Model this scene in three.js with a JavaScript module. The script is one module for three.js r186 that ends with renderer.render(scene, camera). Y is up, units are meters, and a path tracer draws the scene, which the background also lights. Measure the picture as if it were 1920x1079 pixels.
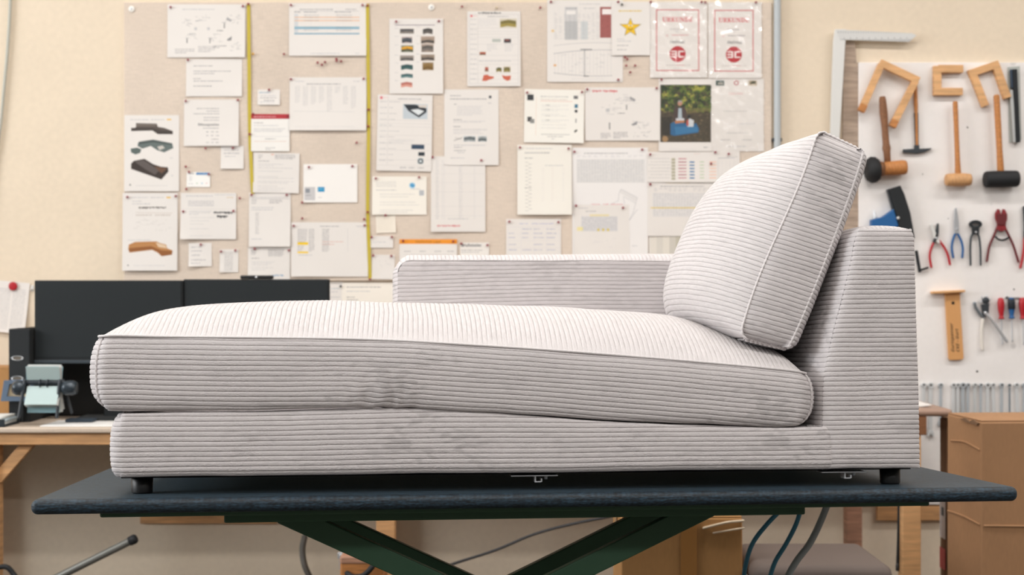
import * as THREE from 'three';
import { RoundedBoxGeometry } from 'three/addons/geometries/RoundedBoxGeometry.js';
import { mergeGeometries } from 'three/addons/utils/BufferGeometryUtils.js';
import { RectAreaLightUniformsLib } from 'three/addons/lights/RectAreaLightUniformsLib.js';
import { ImprovedNoise } from 'three/addons/math/ImprovedNoise.js';

// ---------------------------------------------------------------- camera, renderer, lamps
const F = 2640, EYE = 1.25;                       // focal length for a 1920 x 1079 frame; eye height in metres
const scene = new THREE.Scene();
const camera = new THREE.PerspectiveCamera(2 * Math.atan(539.5 / F) * 180 / Math.PI, 1920 / 1079, 0.05, 60);
camera.position.set(0, EYE, 0);
camera.lookAt(0, EYE, -5);
camera.focus = 2.93;
camera.userData.fStop = 4.5;
const renderer = new THREE.WebGLRenderer({ antialias: true });
renderer.toneMapping = THREE.LinearToneMapping;
renderer.toneMappingExposure = 0.93;
renderer.shadowMap.enabled = true;
RectAreaLightUniformsLib.init();
const LAMP = { power: 30, color: new THREE.Color(1.0, 0.968, 0.935) };   // ceiling luminaires
const DAY = 10;                                    // daylight through the window of the left wall
const LAMP_SPOTS = [];
for (const z of [-3.8, -1.3, 1.5]) for (const x of [-1.8, 0.7, 3.1, 5.4]) LAMP_SPOTS.push([x, z]);
const CEIL = 3.7, ROOM = { x0: -6.2, x1: 6.2, z0: -5.54, z1: 5.5 };

// ---------------------------------------------------------------- helpers
const V3 = (x = 0, y = 0, z = 0) => new THREE.Vector3(x, y, z);
const rad = d => d * Math.PI / 180;
let seed = 7;
const rnd = () => { seed = (seed * 1664525 + 1013904223) >>> 0; return seed / 4294967296; };
const rr = (a, b) => a + (b - a) * rnd();
const perlin = new ImprovedNoise();
const noise = (x, y, z = 0.37) => perlin.noise(x, y, z);
const clamp = (x, a = 0, b = 1) => Math.min(b, Math.max(a, x));
const lerp = (a, b, t) => a + (b - a) * t;
const smooth = (a, b, x) => { const t = clamp((x - a) / (b - a)); return t * t * (3 - 2 * t); };
function curve(pts) {                              // smooth function through points (x rising)
  const n = pts.length, m = pts.map((p, i) => {
    const a = pts[Math.max(0, i - 1)], b = pts[Math.min(n - 1, i + 1)];
    return (b[1] - a[1]) / (b[0] - a[0]);
  });
  return x => {
    if (x <= pts[0][0]) return pts[0][1];
    if (x >= pts[n - 1][0]) return pts[n - 1][1];
    let i = 0; while (x > pts[i + 1][0]) i++;
    const h = pts[i + 1][0] - pts[i][0], t = (x - pts[i][0]) / h, t2 = t * t, t3 = t2 * t;
    return (2 * t3 - 3 * t2 + 1) * pts[i][1] + (t3 - 2 * t2 + t) * h * m[i] + (3 * t2 - 2 * t3) * pts[i + 1][1] + (t3 - t2) * h * m[i + 1];
  };
}
const taken = {};
function numbered(name) { const k = taken[name] = (taken[name] ?? -1) + 1; return k ? `${name}_${String(k).padStart(3, '0')}` : name; }
function tag(o, label, category, group, kind) {
  if (label) o.userData.label = label;
  if (category) o.userData.category = category;
  if (group) o.userData.group = group;
  if (kind) o.userData.kind = kind;
  return o;
}
function lit(m) { m.castShadow = true; m.receiveShadow = true; return m; }
function thing(name, label, category, pos = V3(), group) {
  const g = new THREE.Group(); g.name = numbered(name); g.position.copy(pos); scene.add(g);
  return tag(g, label, category, group);
}
function part(name, geo, m, parent, label) {
  const o = lit(new THREE.Mesh(Array.isArray(geo) ? merge(geo) : geo, m)); o.name = name; parent.add(o);
  if (label) o.userData.label = label;
  return o;
}
function solid(name, geo, m, label, category, pos, group) {      // a thing that is one mesh
  const o = lit(new THREE.Mesh(Array.isArray(geo) ? merge(geo) : geo, m)); o.name = numbered(name); scene.add(o);
  if (pos) o.position.copy(pos);
  return tag(o, label, category, group);
}
function struct(name, geo, m, parent = scene) {
  const o = lit(new THREE.Mesh(geo, m)); o.name = name; parent.add(o); o.userData.kind = 'structure'; return o;
}
function merge(list) {
  return mergeGeometries(list.map(g => {
    const h = g.index ? g.toNonIndexed() : g.clone();
    for (const k of Object.keys(h.attributes)) if (!['position', 'normal', 'uv'].includes(k)) h.deleteAttribute(k);
    if (!h.attributes.uv) h.setAttribute('uv', new THREE.BufferAttribute(new Float32Array(h.attributes.position.count * 2), 2));
    return h;
  }));
}
function box(w, h, d, x = 0, y = 0, z = 0, r = 0) {
  const g = r > 0 ? new RoundedBoxGeometry(w, h, d, 2, Math.min(r, w / 2.01, h / 2.01, d / 2.01)) : new THREE.BoxGeometry(w, h, d);
  g.translate(x, y, z); return g;
}
function slab(x0, x1, y0, y1, z0, z1, r = 0) { return box(x1 - x0, y1 - y0, z1 - z0, (x0 + x1) / 2, (y0 + y1) / 2, (z0 + z1) / 2, r); }
function metresUV(g, s = 1) {                       // box-projected uv in metres, taken from the object's own shape
  const h = g.index ? g.toNonIndexed() : g, p = h.attributes.position, n = h.attributes.normal, uv = new Float32Array(p.count * 2);
  for (let i = 0; i < p.count; i++) {
    const a = [Math.abs(n.getX(i)), Math.abs(n.getY(i)), Math.abs(n.getZ(i))], k = a.indexOf(Math.max(...a));
    const q = k === 0 ? [p.getZ(i), p.getY(i)] : k === 1 ? [p.getX(i), p.getZ(i)] : [p.getX(i), p.getY(i)];
    uv[2 * i] = q[0] * s; uv[2 * i + 1] = q[1] * s;
  }
  h.setAttribute('uv', new THREE.BufferAttribute(uv, 2)); return h;
}
function bar(a, b, w, d, r = 0.002) {               // a box from a to b: w in the picture-parallel plane, d towards z
  const v = b.clone().sub(a), g = box(v.length(), w, d, 0, 0, 0, r);
  g.applyQuaternion(new THREE.Quaternion().setFromUnitVectors(V3(1, 0, 0), v.clone().normalize()));
  const m = a.clone().add(b).multiplyScalar(0.5); return g.translate(m.x, m.y, m.z);
}
function beadTube(pts, r, pitch = 0.0104, depth = 0.3) {   // seam welt pinched at every rib
  const c = new THREE.CatmullRomCurve3(pts), L = c.getLength(), n = Math.ceil(L / pitch * 6), m = 8, g = new THREE.TubeGeometry(c, n, r, m), p = g.attributes.position;
  for (let i = 0; i <= n; i++) { const o = c.getPointAt(i / n), k = 1 - depth * Math.abs(Math.cos(Math.PI * i / n * L / pitch)) ** 3; for (let j = 0; j <= m; j++) { const q = i * (m + 1) + j; p.setXYZ(q, o.x + (p.getX(q) - o.x) * k, o.y + (p.getY(q) - o.y) * k, o.z + (p.getZ(q) - o.z) * k); } }
  g.computeVertexNormals(); return g;
}
function tube(pts, r, seg = 24, sides = 10, caps = true) {
  const c = new THREE.CatmullRomCurve3(pts), list = [new THREE.TubeGeometry(c, seg, r, sides)];
  if (caps) for (const p of [pts[0], pts[pts.length - 1]]) list.push(new THREE.SphereGeometry(r, sides, 6).translate(p.x, p.y, p.z));
  return merge(list);
}
function lathe(a, b, prof, sides = 20) {            // turned along a -> b; prof: [share of the way, radius]
  const v = b.clone().sub(a), L = v.length();
  const g = new THREE.LatheGeometry(prof.map(([t, r]) => new THREE.Vector2(Math.max(r, 0.00001), t * L)), sides);
  g.applyQuaternion(new THREE.Quaternion().setFromUnitVectors(V3(0, 1, 0), v.normalize()));
  return g.translate(a.x, a.y, a.z);
}
function plate(pts, depth, bevel = 0.001, holes = []) {   // outline (Vector3, z of the first point = back) given thickness
  const s = new THREE.Shape(pts.map(p => new THREE.Vector2(p.x, p.y)));
  for (const h of holes) s.holes.push(new THREE.Path(h.map(p => new THREE.Vector2(p.x, p.y))));
  const g = new THREE.ExtrudeGeometry(s, { depth, bevelEnabled: bevel > 0, bevelSize: bevel, bevelThickness: bevel, bevelSegments: 2, curveSegments: 8 });
  return g.translate(0, 0, pts[0].z);
}
const at = (px, py, d) => V3((px - 960) * d / F, EYE - (py - 539.5) * d / F, -d);   // where a thing at distance d stands
const rel = (ox, oy, d) => (px, py, z = 0) => V3((px - ox) * d / F, (oy - py) * d / F, z);

// ---------------------------------------------------------------- materials
function canvasTex(w, h, draw, opt = {}) {
  const c = document.createElement('canvas'); c.width = w; c.height = h;
  const x = c.getContext('2d'); draw(x, w, h);
  const t = new THREE.CanvasTexture(c); t.colorSpace = opt.data ? THREE.NoColorSpace : THREE.SRGBColorSpace;
  if (opt.repeat) { t.wrapS = t.wrapT = THREE.RepeatWrapping; t.repeat.set(opt.repeat[0], opt.repeat[1]); }
  t.anisotropy = 8; return t;
}
function fieldTex(n, f, opt = {}) {                 // grey or tinted field computed per pixel, tiling
  const d = new Uint8Array(n * n * 4);
  for (let j = 0; j < n; j++) for (let i = 0; i < n; i++) {
    const v = f(i / n, j / n), k = 4 * (j * n + i), c = Array.isArray(v) ? v : [v, v, v];
    for (let q = 0; q < 3; q++) d[k + q] = clamp(c[q]) * 255;
    d[k + 3] = 255;
  }
  const t = new THREE.DataTexture(d, n, n); t.magFilter = THREE.LinearFilter; t.minFilter = THREE.LinearMipmapLinearFilter; t.generateMipmaps = true;
  t.wrapS = t.wrapT = THREE.RepeatWrapping; t.colorSpace = opt.data ? THREE.NoColorSpace : THREE.SRGBColorSpace;
  if (opt.repeat) t.repeat.set(...opt.repeat);
  t.needsUpdate = true; return t;
}
function tiled(fx, fy, u, v, z) {                    // noise that tiles over the unit square
  const a = u * fx, b = v * fy, n = (p, q) => noise(p, q, z);
  return n(a, b) * (1 - u) * (1 - v) + n(a - fx, b) * u * (1 - v) + n(a, b - fy) * (1 - u) * v + n(a - fx, b - fy) * u * v;
}
const std = (color, roughness = 0.7, metalness = 0, more = {}) => new THREE.MeshStandardMaterial({ color, roughness, metalness, ...more });

// corduroy: nap brushed this way and that leaves darker, streaked patches
const napMap = fieldTex(1024, (u, v) => {
  const patch = smooth(0.06, 0.3, tiled(8, 22, u, v, 1.3) + 0.7 * tiled(30, 90, u, v, 4.1));
  const broad = smooth(-0.05, 0.35, tiled(3, 4, u, v, 9.7));
  const streak = tiled(24, 150, u, v, 2.2) * 0.5 + tiled(70, 260, u, v, 6.4) * 0.4;
  const g = 0.97 - 0.09 * patch * (0.25 + 0.75 * broad) + 0.06 * streak;
  return [g, g * 0.998, g * 1.0];
}, { repeat: [1.25, 1.25] });
const pileBump = fieldTex(512, (u, v) => 0.5 + 0.35 * tiled(40, 120, u, v, 3.3) + 0.3 * tiled(110, 200, u, v, 8.3), { data: true, repeat: [5, 5] });
const cord = new THREE.MeshPhysicalMaterial({ color: new THREE.Color().setRGB(0.68, 0.645, 0.645), roughness: 0.95, map: napMap, bumpMap: pileBump, bumpScale: 0.0012, sheen: 0.25, sheenRoughness: 0.6, sheenColor: new THREE.Color(1, 0.97, 0.95), side: THREE.DoubleSide });
const fineNap = fieldTex(512, (u, v) => 0.962 + 0.05 * tiled(14, 90, u, v, 2.2) + 0.035 * tiled(40, 150, u, v, 6.4), { repeat: [2.5, 2.5] });
const cordTop = cord.clone(); cordTop.map = fineNap;            // faces whose nap lies evenly
const cordPlain = cord.clone(); cordPlain.map = null; cordPlain.bumpMap = null;
const weave = fieldTex(512, (u, v) => { const s = 0.5 + 0.3 * tiled(24, 190, u, v, 1.1) + 0.34 * tiled(90, 220, u, v, 5.2); return [s * 0.92, s * 0.98, s * 1.02]; }, { repeat: [1.6, 1.6] });
const weaveBump = fieldTex(512, (u, v) => 0.5 + 0.5 * tiled(40, 200, u, v, 1.7), { data: true, repeat: [1.6, 1.6] });
const navy = new THREE.MeshPhysicalMaterial({ color: new THREE.Color().setRGB(0.06, 0.118, 0.168), roughness: 0.55, map: weave, bumpMap: weaveBump, bumpScale: 0.0008, sheen: 0.3, sheenRoughness: 0.4, sheenColor: new THREE.Color(0.46, 0.66, 0.78) });
const blackPlastic = std(0x16181b, 0.45), softBlack = std(0x1d2124, 0.8), lining = std(0x0c0c0d, 0.95);
const green = std(0x3a5f48, 0.42, 0.0, { bumpMap: fieldTex(256, (u, v) => 0.5 + 0.3 * tiled(60, 60, u, v, 2.7), { data: true, repeat: [4, 4] }), bumpScale: 0.0003 });
const steel = std(0xc9ccd0, 0.32, 0.6), darkSteel = std(0x43484d, 0.42, 0.5), chrome = std(0xd6dade, 0.2, 0.55), alu = std(0xdfdfdc, 0.45, 0.15);
const wallPaint = std(0xffffff, 0.9, 0, { map: fieldTex(512, (u, v) => { const s = 0.985 + 0.014 * tiled(9, 9, u, v, 1.9) + 0.022 * tiled(80, 80, u, v, 3.9); return [0.915 * s, 0.853 * s, 0.765 * s]; }, { repeat: [0.6, 0.6] }), bumpMap: fieldTex(512, (u, v) => 0.5 + 0.4 * tiled(90, 90, u, v, 2.5), { data: true, repeat: [1.5, 1.5] }), bumpScale: 0.0006 });
const whiteBoard = std(0xffffff, 0.55, 0, { map: fieldTex(512, (u, v) => { const s = 0.99 + 0.03 * tiled(6, 6, u, v, 7.9) + 0.012 * tiled(60, 60, u, v, 1.2) - 0.1 * smooth(0.42, 0.6, tiled(34, 30, u, v, 5.5)); return [0.95 * s, 0.935 * s, 0.925 * s]; }, { repeat: [0.9, 0.9] }) });
const boardCloth = std(0xffffff, 0.95, 0, { map: fieldTex(512, (u, v) => { const s = 0.985 + 0.05 * tiled(5, 6, u, v, 2.9) + 0.04 * tiled(30, 200, u, v, 7.1) + 0.03 * tiled(200, 60, u, v, 3.1); return [0.872 * s, 0.812 * s, 0.752 * s]; }, { repeat: [1, 1] }) });
function woodMat(r, g, b, opt = {}) {
  const z = rr(0, 50);
  return std(0xffffff, opt.rough ?? 0.6, 0, { map: fieldTex(256, (u, v) => {
    const s = 0.95 + 0.16 * tiled(3, 26, u, v, z) + 0.1 * tiled(8, 110, u, v, z + 3) - 0.18 * smooth(0.35, 0.6, tiled(4, 40, u, v, z + 9));
    return [r * s, g * s * (0.98 + 0.02 * s), b * s];
  }, { repeat: opt.repeat ?? [3, 3] }) });
}
const beech = woodMat(0.90, 0.70, 0.49), pine = woodMat(0.85, 0.65, 0.45), darkWood = woodMat(0.55, 0.37, 0.24), handleWood = woodMat(0.78, 0.52, 0.29), pinkWood = woodMat(0.72, 0.54, 0.44), lathWood = woodMat(0.70, 0.62, 0.55);
const cardMap = (r, g, b, z) => fieldTex(256, (u, v) => { const s = 0.97 + 0.06 * tiled(4, 4, u, v, z) + 0.04 * tiled(60, 20, u, v, z + 2); return [r * s, g * s, b * s]; }, { repeat: [2, 2] });
const carton = std(0xffffff, 0.85, 0, { map: cardMap(0.68, 0.515, 0.37, 3.1) }), carton2 = std(0xffffff, 0.85, 0, { map: cardMap(0.74, 0.55, 0.34, 8.1) }), cartonDark = std(0xffffff, 0.9, 0, { map: cardMap(0.52, 0.40, 0.30, 6.1) });
const tapeBrown = std(0xa8763f, 0.35), clearTape = std(0xcfae85, 0.18);
const red = std(0xb3202a, 0.4), pinRed = std(0x8f1f33, 0.35), blue = std(0x1f5d97, 0.45), rubber = std(0x191b1e, 0.7), yellowTape = std(0xc6b23c, 0.7);
const film = new THREE.MeshPhysicalMaterial({ color: 0xffffff, transmission: 1, thickness: 0, roughness: 0.06, ior: 1.5, side: THREE.DoubleSide });

// ---------------------------------------------------------------- the room
{
  const { x0, x1, z0, z1 } = ROOM, t = 0.15;
  const concrete = std(0xffffff, 0.7, 0, { map: fieldTex(256, (u, v) => { const s = 0.9 + 0.1 * tiled(6, 6, u, v, 4.4) + 0.06 * tiled(50, 50, u, v, 2); return [0.30 * s, 0.27 * s, 0.24 * s]; }, { repeat: [0.5, 0.5] }) });
  const white = std(0xeeebe6, 0.9), hall = std(0x8f8b86, 0.9);
  struct('floor', metresUV(slab(x0 - t, x1 + t, -t, 0, z0 - t, z1 + t)), concrete);
  struct('ceiling', slab(x0 - t, x1 + t, CEIL, CEIL + t, z0 - t, z1 + t), white);
  struct('wall_back', metresUV(slab(x0 - t, x1 + t, 0, CEIL, z0 - t, z0)), wallPaint);
  struct('wall_front', metresUV(slab(x0 - t, x1 + t, 0, CEIL, z1, z1 + t)), hall);
  struct('wall_left', metresUV(slab(x0 - t, x0, 0, CEIL, z0, z1)), white);
  struct('wall_right', metresUV(slab(x1, x1 + t, 0, CEIL, z0, z1)), hall);
  // daylight window in the left wall, out of the picture
  const pane = std(0xffffff, 0.4, 0, { emissive: new THREE.Color(0.93, 0.97, 1), emissiveIntensity: 1.6 });
  const win = struct('window_1', slab(x0 + 0.001, x0 + 0.012, 1.65, 3.35, -3.9, 0.1), pane), frameM = std(0xe8e6e2, 0.5);
  for (const z of [-3.93, -2.6, -1.25, 0.13]) part('window_frame', slab(x0, x0 + 0.05, 1.6, 3.4, z - 0.035, z + 0.035, 0.004), frameM, win);
  for (const y of [1.62, 3.38]) part('window_frame', slab(x0, x0 + 0.05, y - 0.035, y + 0.035, -3.96, 0.16, 0.004), frameM, win);
  const day = new THREE.RectAreaLight(new THREE.Color(0.94, 0.97, 1), DAY, 4.0, 1.7); day.position.set(x0 + 0.06, 2.5, -1.9); day.lookAt(0, 2.5, -1.9); scene.add(day);
  const diffuser = std(0xffffff, 0.6, 0, { emissive: new THREE.Color(1, 0.97, 0.93), emissiveIntensity: 1.2 });
  const names = ['first', 'second', 'third', 'fourth'], rows = ['above the tool wall and pin board', 'above the chaise', 'behind the viewer'];
  LAMP_SPOTS.forEach(([x, z], i) => {
    const g = thing('ceiling_luminaire', `long white ceiling luminaire, ${names[i % 4]} from the left, ${rows[Math.floor(i / 4)]}`, 'lamp', V3(x, CEIL, z), 'ceiling luminaires');
    part('housing', box(1.6, 0.07, 0.3, 0, -0.035, 0, 0.008), white, g);
    part('diffuser', box(1.54, 0.012, 0.24, 0, -0.074, 0, 0.003), diffuser, g);
    const l = new THREE.RectAreaLight(LAMP.color, LAMP.power, 1.54, 0.24);
    l.position.set(x, CEIL - 0.085, z); l.lookAt(x, 0, z); scene.add(l);
  });
}

// ---------------------------------------------------------------- corduroy surfaces
const PITCH = 0.0104, RIB = 0.003;
const RT = [0, 0.03, 0.08, 0.2, 0.5, 0.8, 0.92, 0.97];
function ribs(len, pitch = PITCH, depth = RIB, phase = 0) {      // samples across the ribs: [distance, height]
  const out = [], n = Math.ceil(len / pitch + phase);
  for (let k = 0; k <= n; k++) for (const t of RT) {
    const s = (k + t - phase) * pitch; if (s < 0 || s > len) continue;
    out.push([s, depth * (Math.sqrt(Math.max(0, 1 - Math.abs(2 * t - 1) ** 4)) - 1)]);
  }
  if (out[0][0] > 1e-6) out.unshift([0, -depth]);
  if (out[out.length - 1][0] < len - 1e-6) out.push([len, -depth]);
  return out;
}
const steps = (n, f = t => t) => Array.from({ length: n + 1 }, (_, i) => f(i / n));
const eased = t => 0.5 - 0.5 * Math.cos(Math.PI * t) * (0.55 + 0.45 * Math.cos(Math.PI * t) ** 2);   // closer samples near both ends
// pos(u, s): smooth surface; u along the ribs (0..1), s across them in metres
function corduroy({ pos, us, len, flip = 1, fade = () => 1, along = 1, phase = 0, off = 0 }) {
  const R = ribs(len, PITCH, RIB, phase), nu = us.length, nv = R.length;
  const P = new Float32Array(nu * nv * 3), UV = new Float32Array(nu * nv * 2), idx = [];
  const e = 1e-4;
  for (let i = 0; i < nu; i++) for (let j = 0; j < nv; j++) {
    const u = us[i], s = R[j][0], p = pos(u, s);
    const a = pos(Math.min(1, u + e), s), b = pos(Math.max(0, u - e), s), c = pos(u, Math.min(len, s + e)), d = pos(u, Math.max(0, s - e));
    const n = V3(a[0] - b[0], a[1] - b[1], a[2] - b[2]).cross(V3(c[0] - d[0], c[1] - d[1], c[2] - d[2])).normalize().multiplyScalar(flip * R[j][1] * fade(u, s));
    const k = (i * nv + j) * 3; P[k] = p[0] + n.x; P[k + 1] = p[1] + n.y; P[k + 2] = p[2] + n.z;
    UV[(i * nv + j) * 2] = u * along + off; UV[(i * nv + j) * 2 + 1] = s + off * 0.7;
    if (i && j) { const q = i * nv + j; flip > 0 ? idx.push(q - nv - 1, q - 1, q, q - nv - 1, q, q - nv) : idx.push(q - nv - 1, q, q - 1, q - nv - 1, q - nv, q); }
  }
  const g = new THREE.BufferGeometry();
  g.setAttribute('position', new THREE.BufferAttribute(P, 3)); g.setAttribute('uv', new THREE.BufferAttribute(UV, 2)); g.setIndex(idx);
  g.computeVertexNormals(); return g;
}
const puff = (t, k = 2.4) => Math.pow(Math.max(0, 1 - Math.abs(2 * t - 1) ** k), 0.62);
function loopOf(x0, x1, zn, zf, r) {                 // rounded plan outline, starts mid far side, runs left end -> near side -> right end
  // left end far -> near, near side left -> right, right end near -> far, far side right -> left
  const L = [];
  const add = (x, z, nx, nz) => L.push([x, z, nx, nz]);
  const q = (cx, cz, a0, a1) => { for (let k = 0; k <= 8; k++) { const a = lerp(a0, a1, k / 8); add(cx + r * Math.cos(a), cz + r * Math.sin(a), Math.cos(a), Math.sin(a)); } };
  const line = (xa, za, xb, zb, n, nx, nz) => { for (let k = 1; k < n; k++) add(lerp(xa, xb, k / n), lerp(za, zb, k / n), nx, nz); };
  q(x0 + r, zf + r, -Math.PI / 2, -Math.PI); line(x0, zf + r, x0, zn - r, 24, -1, 0);
  q(x0 + r, zn - r, Math.PI, Math.PI / 2); line(x0 + r, zn, x1 - r, zn, 150, 0, 1);
  q(x1 - r, zn - r, Math.PI / 2, 0); line(x1, zn - r, x1, zf + r, 24, 1, 0);
  q(x1 - r, zf + r, 0, -Math.PI / 2); line(x1 - r, zf, x0 + r, zf, 20, 0, -1); L.push(L[0]);
  const S = [0]; for (let k = 1; k < L.length; k++) S.push(S[k - 1] + Math.hypot(L[k][0] - L[k - 1][0], L[k][1] - L[k - 1][1]));
  const T = S[S.length - 1];
  return { us: S.map(s => s / T), len: T, at: u => {
    const s = clamp(u) * T; let k = 0, hi = S.length - 2; while (k < hi) { const m = (k + hi + 1) >> 1; if (S[m] <= s) k = m; else hi = m - 1; }
    const t = clamp((s - S[k]) / Math.max(1e-9, S[k + 1] - S[k])), a = L[k], b = L[k + 1];
    const nx = lerp(a[2], b[2], t), nz = lerp(a[3], b[3], t), l = Math.hypot(nx, nz) || 1;
    return [lerp(a[0], b[0], t), lerp(a[1], b[1], t), nx / l, nz / l];
  } };
}

// ---------------------------------------------------------------- the lift table and the chaise on it
const YAW = rad(5.06), TILT = rad(-2.6);
const T0 = V3(-0.9588, 0.8274, -2.8);               // near left corner of the table top
{
  const t = thing('lift_table', 'upholstery lift table with navy fabric covered top and green steel scissor frame', 'table', V3(T0.x, 0, T0.z));
  t.rotation.y = YAW;
  const tilted = o => { o.position.y = T0.y; o.rotation.x = TILT; return o; };
  const top = new RoundedBoxGeometry(2.04, 0.031, 1.1, 5, 0.0135);
  { const p = top.attributes.position; for (let i = 0; i < p.count; i++) { const x = p.getX(i), y = p.getY(i), z = p.getZ(i); if (y < 0) p.setY(i, y + 0.0016 * noise(x * 18, z * 9, 3)); p.setZ(i, z + 0.0012 * noise(x * 6, 5, 8)); } top.computeVertexNormals(); }
  top.translate(1.02, -0.0155, -0.55);
  tilted(part('table_top', metresUV(top), navy, t));
  tilted(part('edge_rail', [slab(0.126, 1.864, -0.043, -0.0312, -0.1, -0.05, 0.004), slab(0.126, 1.864, -0.043, -0.0312, -1.05, -1.0, 0.004)], green, t));
  tilted(part('support_beam', [slab(0.367, 1.613, -0.066, -0.0305, -0.2, -0.12, 0.004)], green, t));
  tilted(part('support_beam', [slab(0.367, 1.613, -0.066, -0.0305, -0.47, -0.39, 0.004)], green, t));
  const cx = 0.957, cy = -0.276, sl = 0.467, top0 = 0.475;
  const leg = (dir, z) => { const h = top0 * sl; return bar(V3(cx - top0, cy + dir * h, z), V3(cx + top0, cy - dir * h, z), 0.046, 0.03, 0.003); };
  for (const [d, z] of [[1, -0.2], [-1, -0.235], [1, -0.4], [-1, -0.435]]) tilted(part('scissor_leg', leg(d, z), green, t));
  tilted(part('pivot_pin', lathe(V3(cx, cy, -0.18), V3(cx, cy, -0.46), [[0, 0], [0, 0.014], [1, 0.014], [1, 0]]), darkSteel, t));
  part('base_frame', [slab(0.35, 1.6, 0.29, 0.345, -0.27, -0.19, 0.004), slab(0.35, 1.6, 0.29, 0.345, -0.51, -0.4, 0.004), slab(0.35, 0.42, 0.29, 0.345, -0.9, -0.2, 0.004), slab(1.53, 1.6, 0.29, 0.345, -0.9, -0.2, 0.004)], green, t);
  for (const x of [0.4, 1.55]) for (const z of [-0.23, -0.9]) part('base_post', [slab(x - 0.035, x + 0.035, 0, 0.3, z - 0.035, z + 0.035, 0.004), slab(x - 0.06, x + 0.06, 0, 0.012, z - 0.06, z + 0.06, 0.003)], green, t);
}
function onTable(name, label, category) { const g = thing(name, label, category, T0); g.rotation.order = 'YXZ'; g.rotation.set(TILT, YAW, 0); return g; }

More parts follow.
